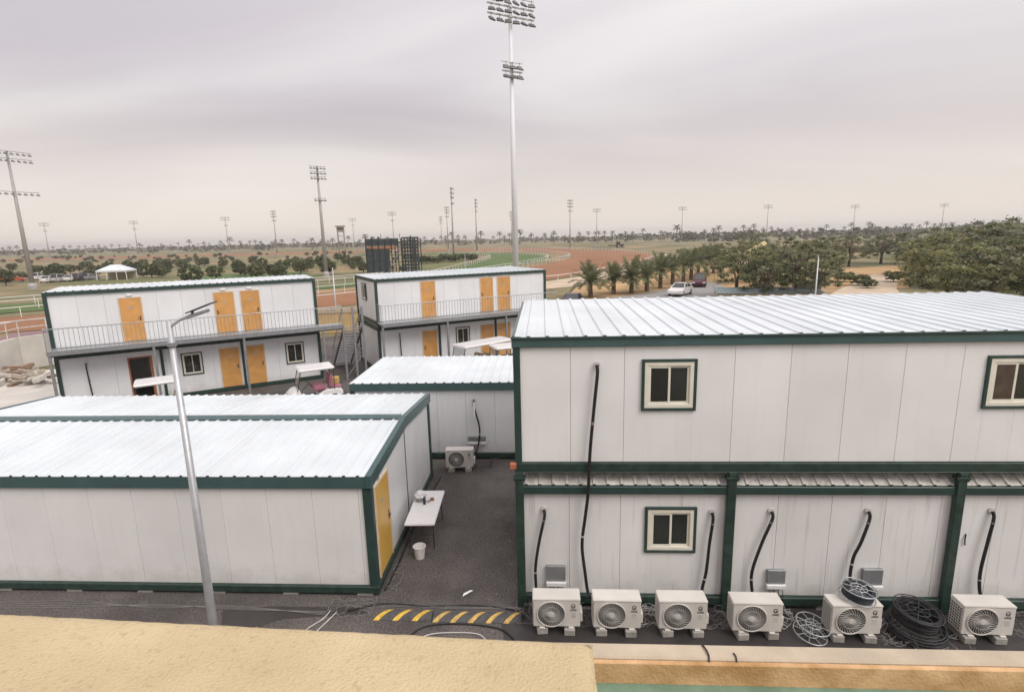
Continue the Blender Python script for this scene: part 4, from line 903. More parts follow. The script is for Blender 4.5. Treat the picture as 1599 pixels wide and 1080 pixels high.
for i in range(9):
    t = i/8; p = pts[0].lerp(pts[1], t); MB().tube([p + Vector((-0.1, 0.2, 1.9)), p + Vector((-0.1, 0.2, 3.0))], 0.025, 5).build('post', M_wire_w, rr)
q = random.Random(21)
M_rub = [mat('rubble_a', (0.38, 0.33, 0.27), 0.95, 0.2, 4), mat('rubble_b', (0.24, 0.16, 0.11), 0.95, 0.2, 4), mat('rubble_c', (0.52, 0.49, 0.44), 0.95, 0.2, 4)]
rh = gp(38, 596)
for i in range(46):
    px, py = q.uniform(-25, 74), q.uniform(582, 604); g = gp(px, py); L_ = q.uniform(0.35, 1.6); wq = q.uniform(0.10, 0.3); hq = q.uniform(0.08, 0.25)
    zz = q.uniform(0.0, 0.35)
    Mq = Matrix.Translation((g.x, g.y, 0.05 + zz)) @ Euler((q.uniform(-.25, .25), q.uniform(-.25, .25), q.uniform(0, 3.1))).to_matrix().to_4x4()
    o = MB().box(-L_/2, L_/2, -wq/2, wq/2, 0, hq).build('rubble_piece', M_rub[i % 3], None, bevel=0.02); o.matrix_world = Mq
    tag(o, ['broken grey slab in the rubble heap by the ramp wall', 'brown timber offcut in the rubble heap by the ramp wall', 'pale broken block in the rubble heap by the ramp wall'][i % 3], 'rubble', 'rubble heap by the ramp wall')

# ------------------------------------------------------------------ floodlight masts
lampb = MB(); lampb.box(-0.26, 0.26, -0.12, 0.16, -0.17, 0.15); lamp_me = None
def lamp_mesh():
    mb = MB(); mb.hexa([(-0.30, -0.20, -0.20), (0.30, -0.20, -0.20), (0.30, -0.02, -0.22), (-0.30, -0.02, -0.22)], [(-0.22, 0.05, 0.10), (0.22, 0.05, 0.10), (0.22, 0.20, 0.02), (-0.22, 0.20, 0.02)])
    mb.box(-0.02, 0.02, 0.02, 0.06, 0.08, 0.36); return mb.mesh('floodlight', M_lampm, bevel=0.02)
M_lampm = mat('floodlight_grey', (0.13, 0.125, 0.13), 0.45, 0.15, 3)
M_mast = mat('mast_grey', (0.36, 0.35, 0.34), 0.5, 0.08, 0.5); M_mast_w = mat('mast_white', (0.72, 0.72, 0.74), 0.5, 0.06, 0.5)
LAMP = lamp_mesh()
def mast(label, px, pytop, H, rows, cols, width, pybase=None, second=None, mt=None, r=0.35, face=0.0, rowgap=1.2, lamp=1.0, group='floodlight masts round the racecourse', base=None, narrow=False):
    yh = 369 - 0.0245*(px - 800)
    if base is None:
        d = ROT @ Vector((px - CX, pytop - CY, FPX)); t = (H - CAMH)/d.z if d.z > 1e-4 else 1; base = Vector((d.x*t, d.y*t, 0))
    t = thing('floodlight_mast', label, 'floodlight mast', base, math.atan2(-base.x, base.y) + face, group)
    mt = mt or M_mast; far = base.length > 190
    MB().lathe([(r, 0), (r*0.42, H), (0, H)], 8 if far else 14).build('pole', mt, t, smooth=True)
    MB().lathe([(r*1.7, 0), (r*1.7, H*0.03), (r*1.1, H*0.05), (r*0.9, H*0.05)], 10).build('pole_base', mt, t)
    def head(z, rows, cols, width, nm='head_frame'):
        fr = inst(None, nm, t)
        for i in range(rows):
            zz = z - i*rowgap
            MB().box(-width/2, width/2, -0.06 - r*0.5, 0.06 - r*0.5, zz + 0.30*lamp, zz + 0.30*lamp + 0.10).build('crossarm', mt, fr)
            for j in range(cols):
                x = -width/2 + 0.3*lamp + (width - 0.6*lamp)*j/(cols - 1)
                inst(LAMP, 'floodlight', fr, (x, -0.15 - r*0.5, zz), (R_(rnd.uniform(-10, 10)), 0, rnd.uniform(-0.45, 0.45)), (lamp, lamp, lamp))
    head(H - 0.4, rows, cols, width)
    if second: head(H*second[0], second[1], second[2], second[3], 'lower_frame')
    if not far:
        mb = MB()
        for z in range(3, int(H*0.55), 1): mb.tube([(r*0.9, -0.1, z), (r*0.9 + 0.18, -0.1, z)], 0.02, 4)
        mb.build('climbing_pegs', mt, t)
    return t
# the pole mast behind the balcony block
d = ROT @ Vector((796 - CX, -4 - CY, FPX)); s_ = 26.2
bx = d*(s_ - CAMH)/d.z
mast('tall white pole mast with stacked floodlights behind the balcony block with end window', 796, -4, 26.2, 3, 6, 4.3, second=(0.80, 2, 3, 1.9), mt=M_mast_w, r=0.30, face=0.5, rowgap=0.72, lamp=1.05, base=Vector((bx.x, bx.y, 0)))
b0 = gp(52, 452); mast('grey floodlight mast with two wide rows by the marquee car park', 10, 250, 24.0, 2, 8, 7.0, second=(0.70, 1, 8, 7.4), base=b0, r=0.42, face=0.5, rowgap=1.2)
b0 = gp(510, 432); mast('grey floodlight mast with three lamp rows beside the dark steel gantry', 497, 266, 22.3, 3, 5, 3.4, second=(0.70, 1, 4, 2.6), base=b0, r=0.42, face=0.4, rowgap=1.0)
far = [(68,348),(208,345),(351,339),(426,329),(550,341),(612,331),(688,338),(697,323),(704,293),(742,311),(798,330),(890,312),(932,326),(1066,323),(1200,320),(1336,320),(1475,318)]
for i, (x, y) in enumerate(far):
    big = i in (8, 9)
    edge = i in (6, 7, 8, 9, 10)
    lab = 'floodlight mast with lamp rows turned edge-on at the turf bend' if edge else ('distant slim floodlight mast over the trees beyond the dirt bend' if x > 850 else 'distant slim floodlight mast rising from the infield behind the balcony blocks')
    if i == 3: lab = 'distant floodlight mast with a short narrow head over the palm line'
    mast(lab, x, y, 25.0, 3 if (edge or i in (3, 11)) else 2, 4 if (edge or i in (3, 11)) else 6, 3.0 if edge or i in (3, 11) else 5.6, second=(0.78, 1, 3, 2.4) if i < 12 else None, r=0.36 if not big else 0.40, face=1.15 if i in (8, 9) else rnd.uniform(-0.3, 0.3), rowgap=1.5, lamp=1.25, group='far masts ' + ('turf bend' if edge else 'east' if x > 850 else 'infield'))

# ------------------------------------------------------------------ rails of the racecourse
M_rail = mat('rail_white', (0.72, 0.70, 0.68), 0.5, 0.05, 1)
def rail(label, pix, h=1.15, r=0.05, gap=4.0, posts=True, zs=None):
    t = thing('running_rail', label, 'rail'); P = [gp(x, y, h) for x, y in pix]; line = smoothline(P, 5)
    MB().tube(line, r, 6).build('top_rail', M_rail, t, smooth=True)
    if posts:
        acc = 0; prev = line[0]; cnt = 0; pm = MB().tube([(0, 0, 0), (0, 0, h - 0.02)], 0.045, 5).mesh('post', M_rail); rest = MB(); last = None
        for p in line[1:]:
            seg = (p - prev).length; s = gap - acc
            while s < seg:
                qv = prev.lerp(p, s/seg)
                if Vector((qv.x, qv.y)).length < 150 and cnt < 250 and qv.x > -75: inst(pm, 'post', t, (qv.x, qv.y, 0)); cnt += 1
                else: rest.tube([(qv.x, qv.y, 0), (qv.x, qv.y, h)], 0.06, 4, cap=False)
                s += gap
            acc = (acc + seg) % gap; prev = p
        if rest.v: tag(rest.build('far_posts', M_rail, t), kind='stuff')
    return t
rail('white rail along the near edge of the turf strip', [(-200,492),(0,471),(250,453),(500,437),(600,428)], gap=5)
rail('white rail on the infield edge of the turf strip', [(-200,483),(0,465),(250,448),(500,433),(600,425)], gap=5)
rail('white rail between the turf strip and the dirt track', [(-200,506),(0,482),(250,462),(500,447),(600,437)], gap=4)
rail('white rail along the middle of the dirt straight', [(-200,535),(0,504),(250,482),(500,461),(600,450)], gap=6)
rail('white outer rail round the dirt bend', [(848,432),(900,425.5),(945,417.5),(985,409),(1010,403),(1022,397.5),(1010,393),(960,389),(900,387),(840,386),(740,385.5)], gap=4)
rail('white inner rail round the dirt bend', [(760,420),(820,411),(860,404),(884,399),(890,396),(878,392.8),(850,390.6),(800,389),(740,388.5)], gap=4)
rail('white rail round the turf bend', [(700,425),(760,416.5),(810,409),(843,403),(856,398.5),(845,394.8),(810,392.8),(760,391.5)], gap=3.5)
rail('white inner rail of the turf bend', [(660,426),(710,414),(745,405),(762,400),(765,397.6),(752,395.6),(720,394.5),(680,394.3)], gap=3.5)
rail('long white rail of the back straight', [(-200,406),(0,400),(300,392.5),(560,386),(740,382.5),(860,379.5)], gap=12)
rail('long white rail below the far palm line', [(-200,401),(0,396),(300,389),(560,383.3),(740,379),(1000,376),(1200,373),(1600,364)], gap=14)
rail('white rail behind the trees on the sandy side', [(1000,381),(1100,378),(1300,374),(1620,366)], gap=12)

# ------------------------------------------------------------------ gantry screen, watch tower, marquee
def gantry():
    a, b = gp(575, 428), gp(655, 427); a.z = b.z = 0; d = (b - a); Wd = d.length; t = thing('steel_gantry', 'dark steel scaffold gantry seen over the balcony block roofs', 'gantry', a, math.atan2(d.y, d.x))
    H = 7.6
    M_g = mat('gantry_teal', (0.055, 0.078, 0.085), 0.6, 0.35, 1.2)
    MB().box(0, Wd*0.44, 0, 0.3, 0.3, H*0.74).build('screen_back', M_g, t); MB().box(0.0, Wd*0.62, -0.1, 0.35, H*0.80, H).build('header_panel', M_g, t); [MB().box(Wd*(0.70 + 0.05*i) - 0.12, Wd*(0.70 + 0.05*i) + 0.12, -0.1, 0.1, 0.2, H*1.02).build('lattice_upright', M_g, t) for i in range(7)]
    for i in range(11): MB().box(Wd*0.70, Wd, 0.11, 0.2, 0.3 + i*0.72, 0.62 + i*0.72).build('lattice_rail', M_g, t)
    MB().box(Wd*0.05, Wd*0.56, -0.16, -0.11, H*0.70, H*0.79).build('banner', mat('banner_rust', (0.42, 0.20, 0.10), 0.8, 0.3, 0.6), t)
    for i in range(9): x = Wd*i/8; MB().box(x - 0.09, x + 0.09, -0.35, -0.15, 0, H + rnd.uniform(-0.1, 0.5)).build('upright', M_dark, t); MB().box(x - 0.08, x + 0.08, 1.6, 1.75, 0, H).build('upright', M_dark, t)
    for z in (1.2, 2.6, 4.0, 5.4, 6.8): MB().box(0, Wd, -0.42, -0.36, z, z + 0.1).build('ledger', M_dark, t)
    MB().bar((Wd*0.42, -0.45, 0.4), (Wd*0.68, -0.45, H*0.7), 0.16).build('brace', M_steel, t); MB().bar((Wd*0.7, -0.45, 0.4), (Wd*0.98, -0.45, H*0.7), 0.1).build('brace', M_dark, t)
    MB().box(0, Wd, -0.14, 1.7, H*0.76, H*0.78).build('deck', M_dark, t)
    for x in (Wd*0.3, Wd*0.66): MB().tube([(x, 0, H), (x, 0, H + 1.0)], 0.06, 5).build('whip', M_dark, t)
gantry()
tb = gp(534.5, 394); M_tw = mat('tower_grey', (0.30, 0.27, 0.23), 0.8, 0.1, 0.3)
tw = thing('watch_tower', 'distant open-legged watch tower with roofed cabin', 'tower', tb, 0.25)
s = tb.length*12/856; hh = tb.length*23/856 + 7.28
for x in (-0.36, 0.36):
    for y in (-0.36, 0.36): MB().box(x*s - 0.15*s/4, x*s + 0.15*s/4, y*s - 0.15*s/4, y*s + 0.15*s/4, 0, hh*0.80).build('leg', M_tw, tw)
for z in (0.2, 0.4, 0.6): MB().box(-0.4*s, 0.4*s, -0.38*s, 0.38*s, hh*z, hh*z + 0.35).build('brace_deck', M_tw, tw)
MB().box(-0.42*s, 0.42*s, -0.42*s, 0.42*s, hh*0.74, hh*0.92).build('cabin', M_tw, tw); MB().box(-0.36*s, 0.36*s, -0.43*s, -0.42*s, hh*0.82, hh*0.90).build('cabin_window', M_dark, tw); MB().box(-0.55*s, 0.55*s, -0.55*s, 0.55*s, hh*0.93, hh*0.98).build('roof', M_tw, tw)
mq0 = gp(184, 436); mq = thing('marquee', 'white marquee with low hipped roof beside the parked cars', 'marquee', mq0, 0.2); mq.scale = (0.8, 0.8, 0.85)
MB().hexa([(-4, -3, 2.4), (4, -3, 2.4), (4, 3, 2.4), (-4, 3, 2.4)], [(-1.2, -0.2, 3.9), (1.2, -0.2, 3.9), (1.2, 0.2, 3.9), (-1.2, 0.2, 3.9)]).build('roof', mat('canvas_bluewhite', (0.62, 0.66, 0.70), 0.7, 0.05, 1), mq)
MB().box(-3.9, 3.9, -2.9, 2.9, 2.05, 2.395).build('valance', M_white, mq)
for x in (-3.8, -1.3, 1.3, 3.8):
    for y in (-2.8, 2.8): MB().box(x - 0.07, x + 0.07, y - 0.07, y + 0.07, 0, 2.05).build('pole', M_white, mq)
MB().box(-3.7, 3.7, 2.6, 2.7, 0, 2.04).build('back_wall', M_cream, mq)

# ------------------------------------------------------------------ parked cars
def make_car(label, loc, rz, col, group=None, kind='sedan'):
    t = thing('parked_car', label, 'car', loc, rz, group)
    pm = mat('car_paint_%d%d%d' % tuple(int(c*99) for c in col), col, 0.22, 0.05, 1)
    suv = kind == 'suv'; zr = 1.72 if suv else 1.42
    body = [(-2.2, 0.32), (-2.24, 0.62), (-2.15, 0.92 if not suv else 1.0), (-1.4, 0.96 if not suv else 1.02), (0.95, 0.96), (1.9, 0.82), (2.18, 0.66), (2.2, 0.34), (1.75, 0.24), (-1.75, 0.24)]
    MB().prism([(x, -0.86, z) for x, z in body], (0, 1.72, 0)).build('body', pm, t, bevel=0.07, seg=2)
    cab = [(-2.1 if suv else -1.65, 0.97), (-1.85 if suv else -0.95, zr), (0.15, zr), (0.95, 0.97)]
    lo = [(cab[0][0], -0.78, 0.95), (cab[3][0], -0.78, 0.95), (cab[3][0], 0.78, 0.95), (cab[0][0], 0.78, 0.95)]
    hi = [(cab[1][0], -0.60, zr), (cab[2][0], -0.60, zr), (cab[2][0], 0.60, zr), (cab[1][0], 0.60, zr)]
    MB().hexa(lo, hi).build('glasshouse', M_glass, t, bevel=0.04)
    MB().box(cab[1][0] + 0.05, cab[2][0] - 0.05, -0.58, 0.58, zr - 0.01, zr + 0.035).build('roof', pm, t, bevel=0.015)
    for y in (-1, 1):
        for (a, b) in ((cab[0], cab[1]), (cab[3], cab[2])): MB().bar((a[0], y*0.79, 0.95), (b[0], y*0.61, zr), 0.07).build('pillar', pm, t)
        MB().bar((-0.35, y*0.79, 0.95), (-0.35, y*0.61, zr), 0.06).build('pillar', pm, t)
        MB().box(2.12, 2.2, y*0.66 - 0.17, y*0.66 + 0.17, 0.58, 0.72).build('headlight', M_white_b, t); MB().box(-2.25, -2.18, y*0.66 - 0.15, y*0.66 + 0.15, 0.66, 0.82).build('tail_light', M_rust, t)
        MB().box(0.62, 0.8, y*0.88 - 0.06, y*0.88 + 0.06, 0.96, 1.08).build('mirror', pm, t)
        for x in (-1.35, 1.38): wheel(t, x, y*0.78, 0.32, 0.2)
    return t
p = gp(1062, 461); make_car('white sedan parked on the grey road under the palms', (p.x, p.y, 0.03), R_(238), (0.72, 0.71, 0.70))
p = gp(1092, 447); make_car('dark red car parked behind the white sedan near the palms', (p.x, p.y, 0.03), R_(252), (0.085, 0.018, 0.028), kind='suv')
p = gp(893, 481); make_car('dark purple car half hidden below the first palm', (p.x, p.y, 0.03), R_(255), (0.06, 0.05, 0.10))
cols = [(0.70,0.69,0.68), (0.45,0.45,0.46), (0.68,0.66,0.64), (0.05,0.05,0.06), (0.3,0.3,0.32), (0.72,0.71,0.7)]
names = {0: 'white', 1: 'silver', 2: 'off-white', 3: 'black', 4: 'grey', 5: 'white'}
for i, (x, y) in enumerate(((76,441),(96,440),(112,439),(128,438),(142,437),(62,437))):
    p = gp(x, y); make_car(names[i] + ' car in the car park beside the marquee', (p.x, p.y, 0.02), R_(100 + rnd.uniform(-15, 15)), cols[i], 'cars parked beside the marquee', 'suv' if i % 2 else 'sedan')
p = gp(22, 440); make_car('orange red car parked near the wide floodlight mast', (p.x, p.y, 0.02), R_(30), (0.42, 0.08, 0.03), kind='suv')
p = gp(968, 386.5); tr = thing('track_tractor', 'dark tractor with high cab at the far end of the dirt bend', 'tractor', p, 0.3)
MB().box(-1.6, 2.2, -0.7, 0.7, 0.9, 1.9).build('bonnet', M_dark, tr, bevel=0.1); MB().box(-2.0, -0.2, -0.9, 0.9, 1.2, 3.1).build('cab', M_glass, tr, bevel=0.1); MB().box(-2.1, 0.0, -1.0, 1.0, 3.101, 3.3).build('cab_roof', M_dark, tr); MB().box(-6.5, -2.2, -1.5, 1.5, 0.9, 1.5).build('harrow', M_dark, tr)
for x, r in ((-1.2, 0.95), (1.6, 0.6)):
    for y in (-1.0, 1.0): wheel(tr, x, y, r, 0.45)
# teal-roofed store and yellow tent by the trees
a, b = gp(1118, 474), gp(1288, 474); sc_ = thing('teal_roof_store', 'low store with pale teal sheet roof behind the big cabin', 'building', (a.x, a.y, 0), math.atan2(b.y - a.y, b.x - a.x)); ln = (b - a).length
M_tl = mat('roof_teal_pale', (0.16, 0.20, 0.21), 0.45, 0.1, 0.5)
MB().box(0.15, ln - 0.15, 0.1, 2.8, 0, 1.05).build('wall', M_cream, sc_); sheets(sc_, 0, ln, -0.1, 3.0, 1.06, 1.40, 0.4, M_tl, wid=2.0)
p = gp(1190, 412)
yt = thing('yellow_tent', 'pale yellow peaked tent showing between the trees', 'tent', p, 0.3)
MB().hexa([(-2.6, -2.6, 2.8), (2.6, -2.6, 2.8), (2.6, 2.6, 2.8), (-2.6, 2.6, 2.8)], [(-0.1, -0.1, 5.0), (0.1, -0.1, 5.0), (0.1, 0.1, 5.0), (-0.1, 0.1, 5.0)]).build('canopy', mat('tent_yellow', (0.62, 0.52, 0.27), 0.8), yt)
for x in (-2.5, 2.5):
    for y in (-2.5, 2.5): MB().box(x - 0.05, x + 0.05, y - 0.05, y + 0.05, 0, 2.8).build('pole', M_white, yt)

# ------------------------------------------------------------------ vegetation
def leaf_mat(name, c, v=0.35):
    mt = mat(name, c, 0.75, v, 0.9, rand=0.14, detail=6); N = mt.node_tree.nodes; p = N['Principled BSDF']; src = p.inputs['Base Color'].links[0].from_socket
    tr_ = N.new('ShaderNodeBsdfTranslucent'); mt.node_tree.links.new(src, tr_.inputs[0]); ms_ = N.new('ShaderNodeMixShader'); ms_.inputs[0].default_value = 0.42
    mt.node_tree.links.new(p.outputs[0], ms_.inputs[1]); mt.node_tree.links.new(tr_.outputs[0], ms_.inputs[2]); mt.node_tree.links.new(ms_.outputs[0], N['Material Output'].inputs[0]); return mt
ML_dark = leaf_mat('leaf_dark', (0.125, 0.152, 0.070)); ML_olive = leaf_mat('leaf_olive', (0.215, 0.222, 0.112)); ML_grey = leaf_mat('leaf_greygreen', (0.235, 0.238, 0.158)); ML_yel = leaf_mat('leaf_yellowgreen', (0.245, 0.238, 0.100)); ML_palm = leaf_mat('leaf_palm', (0.165, 0.180, 0.090)); ML_far = leaf_mat('leaf_far', (0.085, 0.082, 0.050))
M_bark = mat('bark', (0.13, 0.095, 0.065), 0.95, 0.3, 5, bump=0.3, bscale=20); M_ptrunk = mat('palm_trunk', (0.15, 0.105, 0.065), 0.95, 0.35, 6, bump=0.4, bscale=14)
def crown_mesh(seed, n, rx, ry, rz, size, mt, clumps=26, flat=0.0, mt2=None, crs=1.0):
    q = random.Random(seed); mb = MB(); cs = []
    while len(cs) < clumps:
        x, y, z = q.uniform(-1, 1), q.uniform(-1, 1), q.uniform(-1, 1); d = math.sqrt(x*x + y*y + z*z)
        if 0.45 < d < 1.0 and z > -0.75: cs.append((x, y, z, q.uniform(0.16, 0.34), q.random()))
    for i in range(n):
        c = cs[q.randrange(clumps)]
        for _ in range(8):
            ux, uy, uz = q.gauss(0, 1), q.gauss(0, 1), q.gauss(0, 1); d = math.sqrt(ux*ux + uy*uy + uz*uz) + 1e-6
            rr = c[3]*crs*abs(q.gauss(0.55, 0.42)); break
        p = Vector(((c[0] + ux/d*rr)*rx, (c[1] + uy/d*rr)*ry, (c[2] + uz/d*rr*(1 - flat))*rz))
        s = size*q.uniform(0.6, 1.4); e = Euler((q.uniform(-1.0, 1.0), q.uniform(-1.0, 1.0), q.uniform(0, 6.28))).to_matrix()
        mb.cur = 1 if (mt2 and c[4] > 0.6) else 0
        a, b = e @ Vector((s, 0, 0)), e @ Vector((0, s*0.45, 0))
        mb.poly([p - a, p - b, p + a, p + b])
    return mb.mesh('crown', [mt, mt2] if mt2 else mt)
def trunk_mesh(seed, h, r, spread, limbs=6):
    q = random.Random(seed); mb = MB(); mb.tube([(0, 0, 0), (q.uniform(-.1, .1), 0, h*0.35), (q.uniform(-.2, .2), q.uniform(-.2, .2), h*0.6)], r, 7, r1=r*0.6)
    for i in range(limbs):
        a = 2*PI*i/limbs + q.uniform(-.4, .4); z0 = h*q.uniform(0.2, 0.5); s = spread*q.uniform(0.5, 0.9)
        mb.tube([(0, 0, z0), (math.cos(a)*s*0.4, math.sin(a)*s*0.4, z0 + h*0.22), (math.cos(a)*s, math.sin(a)*s, z0 + h*q.uniform(0.35, 0.55))], r*0.5, 5, r1=r*0.15)
    return mb.mesh('trunk', M_bark, smooth=True)
ACA = []
for i, (m1, m2) in enumerate(((ML_olive, ML_dark), (ML_grey, ML_olive), (ML_yel, ML_olive), (ML_dark, ML_olive), (ML_grey, ML_dark))):
    ACA.append((trunk_mesh(40 + i, 1.0, 0.035, 0.33), crown_mesh(50 + i, 7400, 0.58, 0.58, 0.42, 0.021, m1, 70, 0.15, m2, 0.6)))
def acacia(label, x, y, H, k, wid=1.0, group=None, rz=None):
    t = thing('acacia_tree', label, 'tree', (x, y, 0), rnd.uniform(0, 6) if rz is None else rz, group)
    inst(ACA[k][0], 'trunk', t, (0, 0, 0), (0, 0, 0), (H*wid, H*wid, H)); inst(ACA[k][1], 'crown', t, (0, 0, H*0.56), (0, 0, 0), (H*wid, H*wid, H))
    return t
tall = [ # pixel of the foot, height, variant, width, label
 (1150,463,5.6,0,1.15), (1195,470,4.6,3,1.2), (1240,470,6.4,1,1.2), (1275,466,5.0,3,1.0), (1170,440,6.2,2,1.2), (1255,440,6.6,0,1.2), (1218,430,6.0,2,1.1), (1125,425,5.5,1,1.1),
 (1325,416,6.4,1,1.2), (1375,412,6.6,4,1.2), (1440,432,6.4,4,1.2), (1475,470,5.2,3,1.2), (1490,480,6.0,2,1.3), (1545,486,5.8,1,1.3), (1600,480,6.6,3,1.3), (1470,446,7.0,2,1.25), (1530,450,7.4,1,1.25), (1590,450,8.2,4,1.25), (1650,470,7.6,0,1.3), (1500,420,8.2,4,1.3), (1560,418,8.8,4,1.3), (1625,424,9.2,4,1.3), (1440,412,7.2,4,1.2), (1400,404,6.6,4,1.2), (1300,410,6.4,4,1.2), (1175,400,8.0,1,1.1), (1700,440,8.5,1,1.3)]
kinds = ['olive-green bushy acacia in the thicket behind the big cabin', 'grey-green acacia in the thicket behind the big cabin', 'yellow-green acacia in the thicket behind the big cabin', 'dark green dense acacia in the thicket behind the big cabin', 'dull grey-green acacia at the back of the thicket']
own = {0: 'olive-green acacia at the near end of the thicket, next to the parked cars', 1: 'low dark green acacia right behind the teal-roofed store', 2: 'grey-green acacia beside the slim lamp pole', 3: 'dark acacia between the slim lamp pole and the sand path', 4: 'yellow-green acacia in front of the yellow tent', 5: 'olive-green acacia behind the slim lamp pole', 6: 'yellow-green acacia beside the yellow tent', 7: 'grey-green acacia behind the last date palms of the row', 8: 'grey-green spreading acacia at the head of the sand path', 9: 'dull grey-green acacia over the bend of the sand path', 10: 'dull grey-green acacia on the far verge of the sand path', 11: 'dark green low acacia on the near verge of the sand path', 25: 'tall grey-green acacia rising behind the yellow tent'}
for i, (x, y, H, k, wd) in enumerate(tall):
    p = gp(x, y); acacia(own.get(i, kinds[k].replace('in the thicket behind the big cabin', 'in the thicket beyond the sand path')), p.x, p.y, H, k, wd, 'acacias behind the big cabin')
# round clipped bushes of the infield
BUSH = [crown_mesh(70 + i, 2600, 0.46, 0.46, 0.42, 0.055, m, 110, 0.0, ML_dark, 0.55) for i, m in enumerate((ML_dark, ML_olive, ML_grey))]
BTR = trunk_mesh(77, 0.5, 0.03, 0.2, 4)
def bush(x, y, H, k, label, group, wd=1.0):
    t = thing('round_tree', label, 'tree', (x, y, 0), rnd.uniform(0, 6), group)
    inst(BTR, 'trunk', t, (0, 0, 0), (0, 0, 0), (H, H, H)); inst(BUSH[k], 'crown', t, (0, 0, H*0.56), (0, 0, 0), (H*wid_(wd), H*wid_(wd), H))
wid_ = lambda w: w*1.15
near = [(300,446,4.2),(338,437,3.6),(375,430,3.4),(400,436,3.6),(372,424,3.4),(428,434,3.5),(440,426,3.4),(470,428,3.6),(438,438,3.0),(480,424,4.0),(505,420,4.2),(150,432,3.4),(215,428,3.4),(238,434,4.0),(200,420,3.2),(60,436,4.0),(88,438,4.2),(225,416,3.2),(262,424,3.4),(285,420,3.2),(320,416,3.4),(350,418,3.2),(410,420,3.4),(452,418,3.2),(540,412,3.4),(558,416,3.6),(528,408,3.4),(110,428,3.2),(170,424,3.4),(20,424,3.2),(10,446,3.6),(132,420,3.0),(395,413,3.2),(515,428,3.6)]
for i, (x, y, H) in enumerate(near):
    p = gp(x, y); bush(p.x, p.y, H*0.92, i % 2, 'round clipped dark tree near the marquee and parked cars' if x < 270 else 'round clipped dark tree around the three-row floodlight mast' if x > 465 else 'round clipped dark tree by the infield lawn', 'round trees near the marquee' if x < 270 else 'round trees at the three-row mast' if x > 465 else 'round trees by the infield lawn')
for i in range(150):
    x, y = rnd.uniform(-40, 660), 400 + 34*rnd.random()**1.6
    p = gp(x, y + 0.0245*(300 - x)*0.6); bush(p.x, p.y, rnd.uniform(1.3, 2.6), i % 3, 'small far rounded shrub on the sandy infield', 'far shrubs on the infield', rnd.uniform(0.9, 1.4))
for i in range(16):
    x = 655 + i*5.6; p = gp(x, 410 - i*0.35 + rnd.uniform(-1, 3)); bush(p.x, p.y, rnd.uniform(2.0, 2.8), i % 3, 'dark hedge shrub inside the turf bend', 'hedge shrubs inside the turf bend', 1.4)
for x, y, H in ((1340,446,1.6),(1355,450,1.2),(1318,440,1.5),(1395,440,1.6),(1130,418,2.4),(1105,408,2.6),(1085,402,2.4),(1065,398,2.2),(1310,398,3.0),(1385,392,3.2),(1285,390,3.0)):
    p = gp(x, y); bush(p.x, p.y, H, 1, 'low shrub on the ochre ground near the sand path', 'low shrubs by the sand path', 1.6)
# palms
def frond_mesh(seed, Lf, droop, n=20, mt=None):
    q = random.Random(seed); mb = MB(); pts = []
    for i in range(n + 1):
        t = i/n; pts.append(Vector((Lf*t*(1 - 0.10*t), 0, Lf*(0.30*t - droop*t*t))))
    mb.tube(pts, 0.022*Lf/2.5, 4, r1=0.004)
    for i in range(2, n):
        for s in (-1, 1):
            p = pts[i]; t = i/n; l = Lf*0.24*(math.sin(PI*min(1, t*0.85 + 0.12))**0.7)*q.uniform(0.8, 1.15)
            tip = p + Vector((l*0.75, s*l*0.72, l*0.18*q.uniform(-0.6, 1.0))); w_ = (pts[i] - pts[i-1])*0.42
            mb.poly([p - w_*1.25, p + w_*1.25, tip + w_*0.3, tip - w_*0.3])
    return mb.mesh('frond', mt or ML_palm)
FR = [frond_mesh(80 + i, 2.5, 0.16 + 0.12*i) for i in range(3)]
def palm(label, x, y, H, fl, group, n=38):
    t = thing('date_palm', label, 'palm', (x, y, 0), rnd.uniform(0, 6), group)
    q = rnd; prof = []
    for i in range(13): z = H*i/12; prof.append((0.26*(1.15 - 0.25*i/12)*(1.12 if i % 2 else 0.92), z))
    prof.append((0.34, H + 0.15)); prof.append((0.0, H + 0.3))
    MB().lathe(prof, 10).build('trunk', M_ptrunk, t)
    for i in range(n):
        el = -0.35 + 1.45*(i/n)**1.1; a = i*2.399 + q.uniform(-.2, .2); sc = fl/2.5*q.uniform(0.85, 1.1)
        inst(FR[0 if el > 0.7 else 1 if el > 0.2 else 2], 'frond', t, (0, 0, H + 0.1), (0, -el, a), (sc, sc, sc))
pl = [(922,464,1.7,2.6),(958,459,1.8,2.3),(986,458,1.9,2.7),(1010,455,2.0,2.2),(1031,450,2.3,2.6),(1050,444,2.2,2.3),(1067,440,2.4,2.5),(1079,437,2.5,2.5),(1090,433,2.6,2.6),(1102,430,2.7,2.6),(1114,427,2.8,2.6)]
for x, y, H, fl in pl:
    p = gp(x, y); palm('short date palm in the row leading to the parked cars', p.x, p.y, H, fl*1.15, 'date palms beside the grey road')
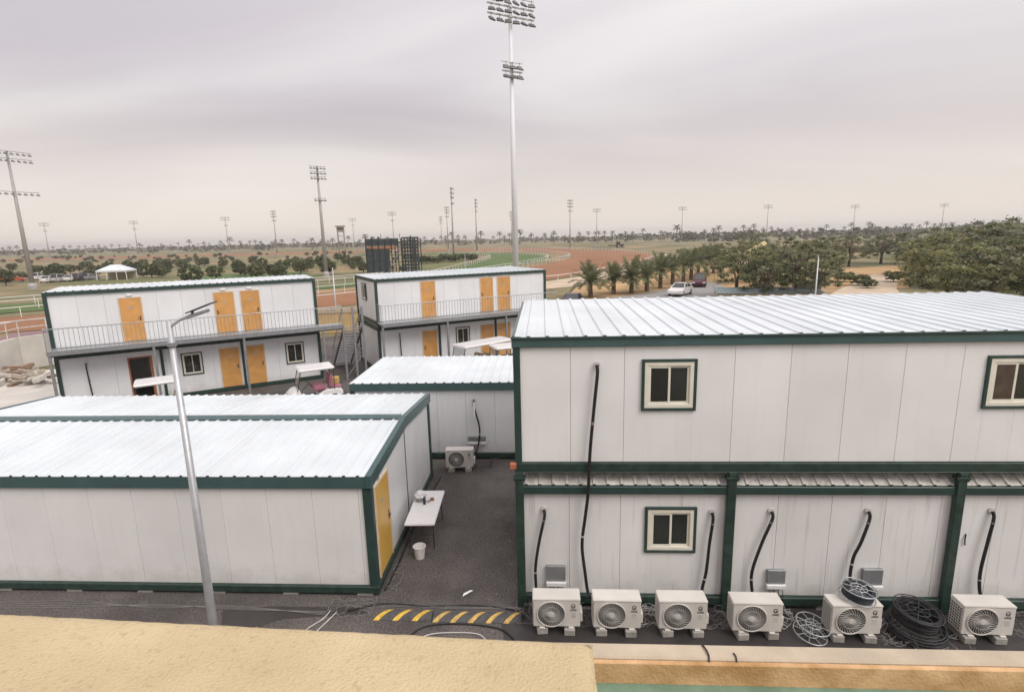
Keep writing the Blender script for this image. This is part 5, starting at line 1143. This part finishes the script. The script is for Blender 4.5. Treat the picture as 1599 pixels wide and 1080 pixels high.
# far palm and tree line
def far_palm_mesh(seed):
    q = random.Random(seed); mb = MB(); mb.cur = 1; mb.tube([(0, 0, 0), (q.uniform(-.2, .2), 0, 4), (q.uniform(-.3, .3), 0, 8)], 0.30, 5, r1=0.22); mb.cur = 0
    for i in range(22):
        a = i*2.399; el = -0.5 + 1.5*i/22; L_ = 3.2
        d = Vector((math.cos(a)*math.cos(el), math.sin(a)*math.cos(el), math.sin(el))); sdv = Vector((-math.sin(a), math.cos(a), 0))*0.42; o = Vector((0, 0, 8)); mid = o + d*L_*0.55; tip = o + d*L_ - Vector((0, 0, 0.9))
        mb.poly([o, mid - sdv, tip, mid + sdv])
    return mb.mesh('far_palm', [ML_far, M_bark])
FP = [far_palm_mesh(90 + i) for i in range(4)]
FT = [crown_mesh(100 + i, 700, 0.6, 0.6, 0.42, 0.07, ML_far, 26, 0.0, ML_grey, 0.7) for i in range(4)]
for me in FT: me.name = 'far_tree'
q = random.Random(33)
for i in range(150):
    px = -60 + 1720*(i + q.uniform(-0.45, 0.45))/150; D = q.uniform(430, 720); yh = 369 - 0.0245*(px - 800)
    if px < 350: D = q.uniform(620, 900)
    p = gp(px, yh + CAMH*856/D); sc = q.uniform(0.75, 1.2)*(1.45 if q.random() < 0.22 else 1.05)
    tag(inst(FP[i % 4], 'far_palm', None, (p.x, p.y, 0), (0, 0, q.uniform(0, 6)), (sc*1.1, sc*1.1, sc)), 'far date palm in the line along the horizon', 'palm', 'far palms along the horizon')
for i in range(260):
    px = -60 + 1720*(i + q.uniform(-0.5, 0.5))/260; D = q.uniform(480, 800); yh = 369 - 0.0245*(px - 800)
    if px > 1050: D = q.uniform(330, 620)
    p = gp(px, yh + CAMH*856/D); H = q.uniform(5.0, 9.0)*(1.25 if px > 960 else 1.0)
    tag(inst(FT[i % 4], 'far_tree', None, (p.x, p.y, H*0.40), (0, 0, q.uniform(0, 6)), (H*1.5, H*1.5, H)), 'far bushy tree in the belt along the horizon', 'tree', 'far trees along the horizon')

# ------------------------------------------------------------------ dusty air
hzb = MB().box(-3100, 3100, -210, 3100, -1.0, 27.6).build('haze', None)
hzb.data.materials.clear()
hm_ = bpy.data.materials.new('dusty_air'); hm_.use_nodes = True; N = hm_.node_tree.nodes
for n_ in list(N): N.remove(n_)
o_ = N.new('ShaderNodeOutputMaterial'); v_ = N.new('ShaderNodeVolumePrincipled'); v_.inputs['Color'].default_value = (0.985, 0.955, 0.93, 1); v_.inputs['Density'].default_value = 0.00038; v_.inputs['Anisotropy'].default_value = 0.2
hm_.node_tree.links.new(v_.outputs[0], o_.inputs['Volume']); hzb.data.materials.append(hm_)
tag(hzb, 'pale dusty air over the racecourse', 'haze', kind='stuff')
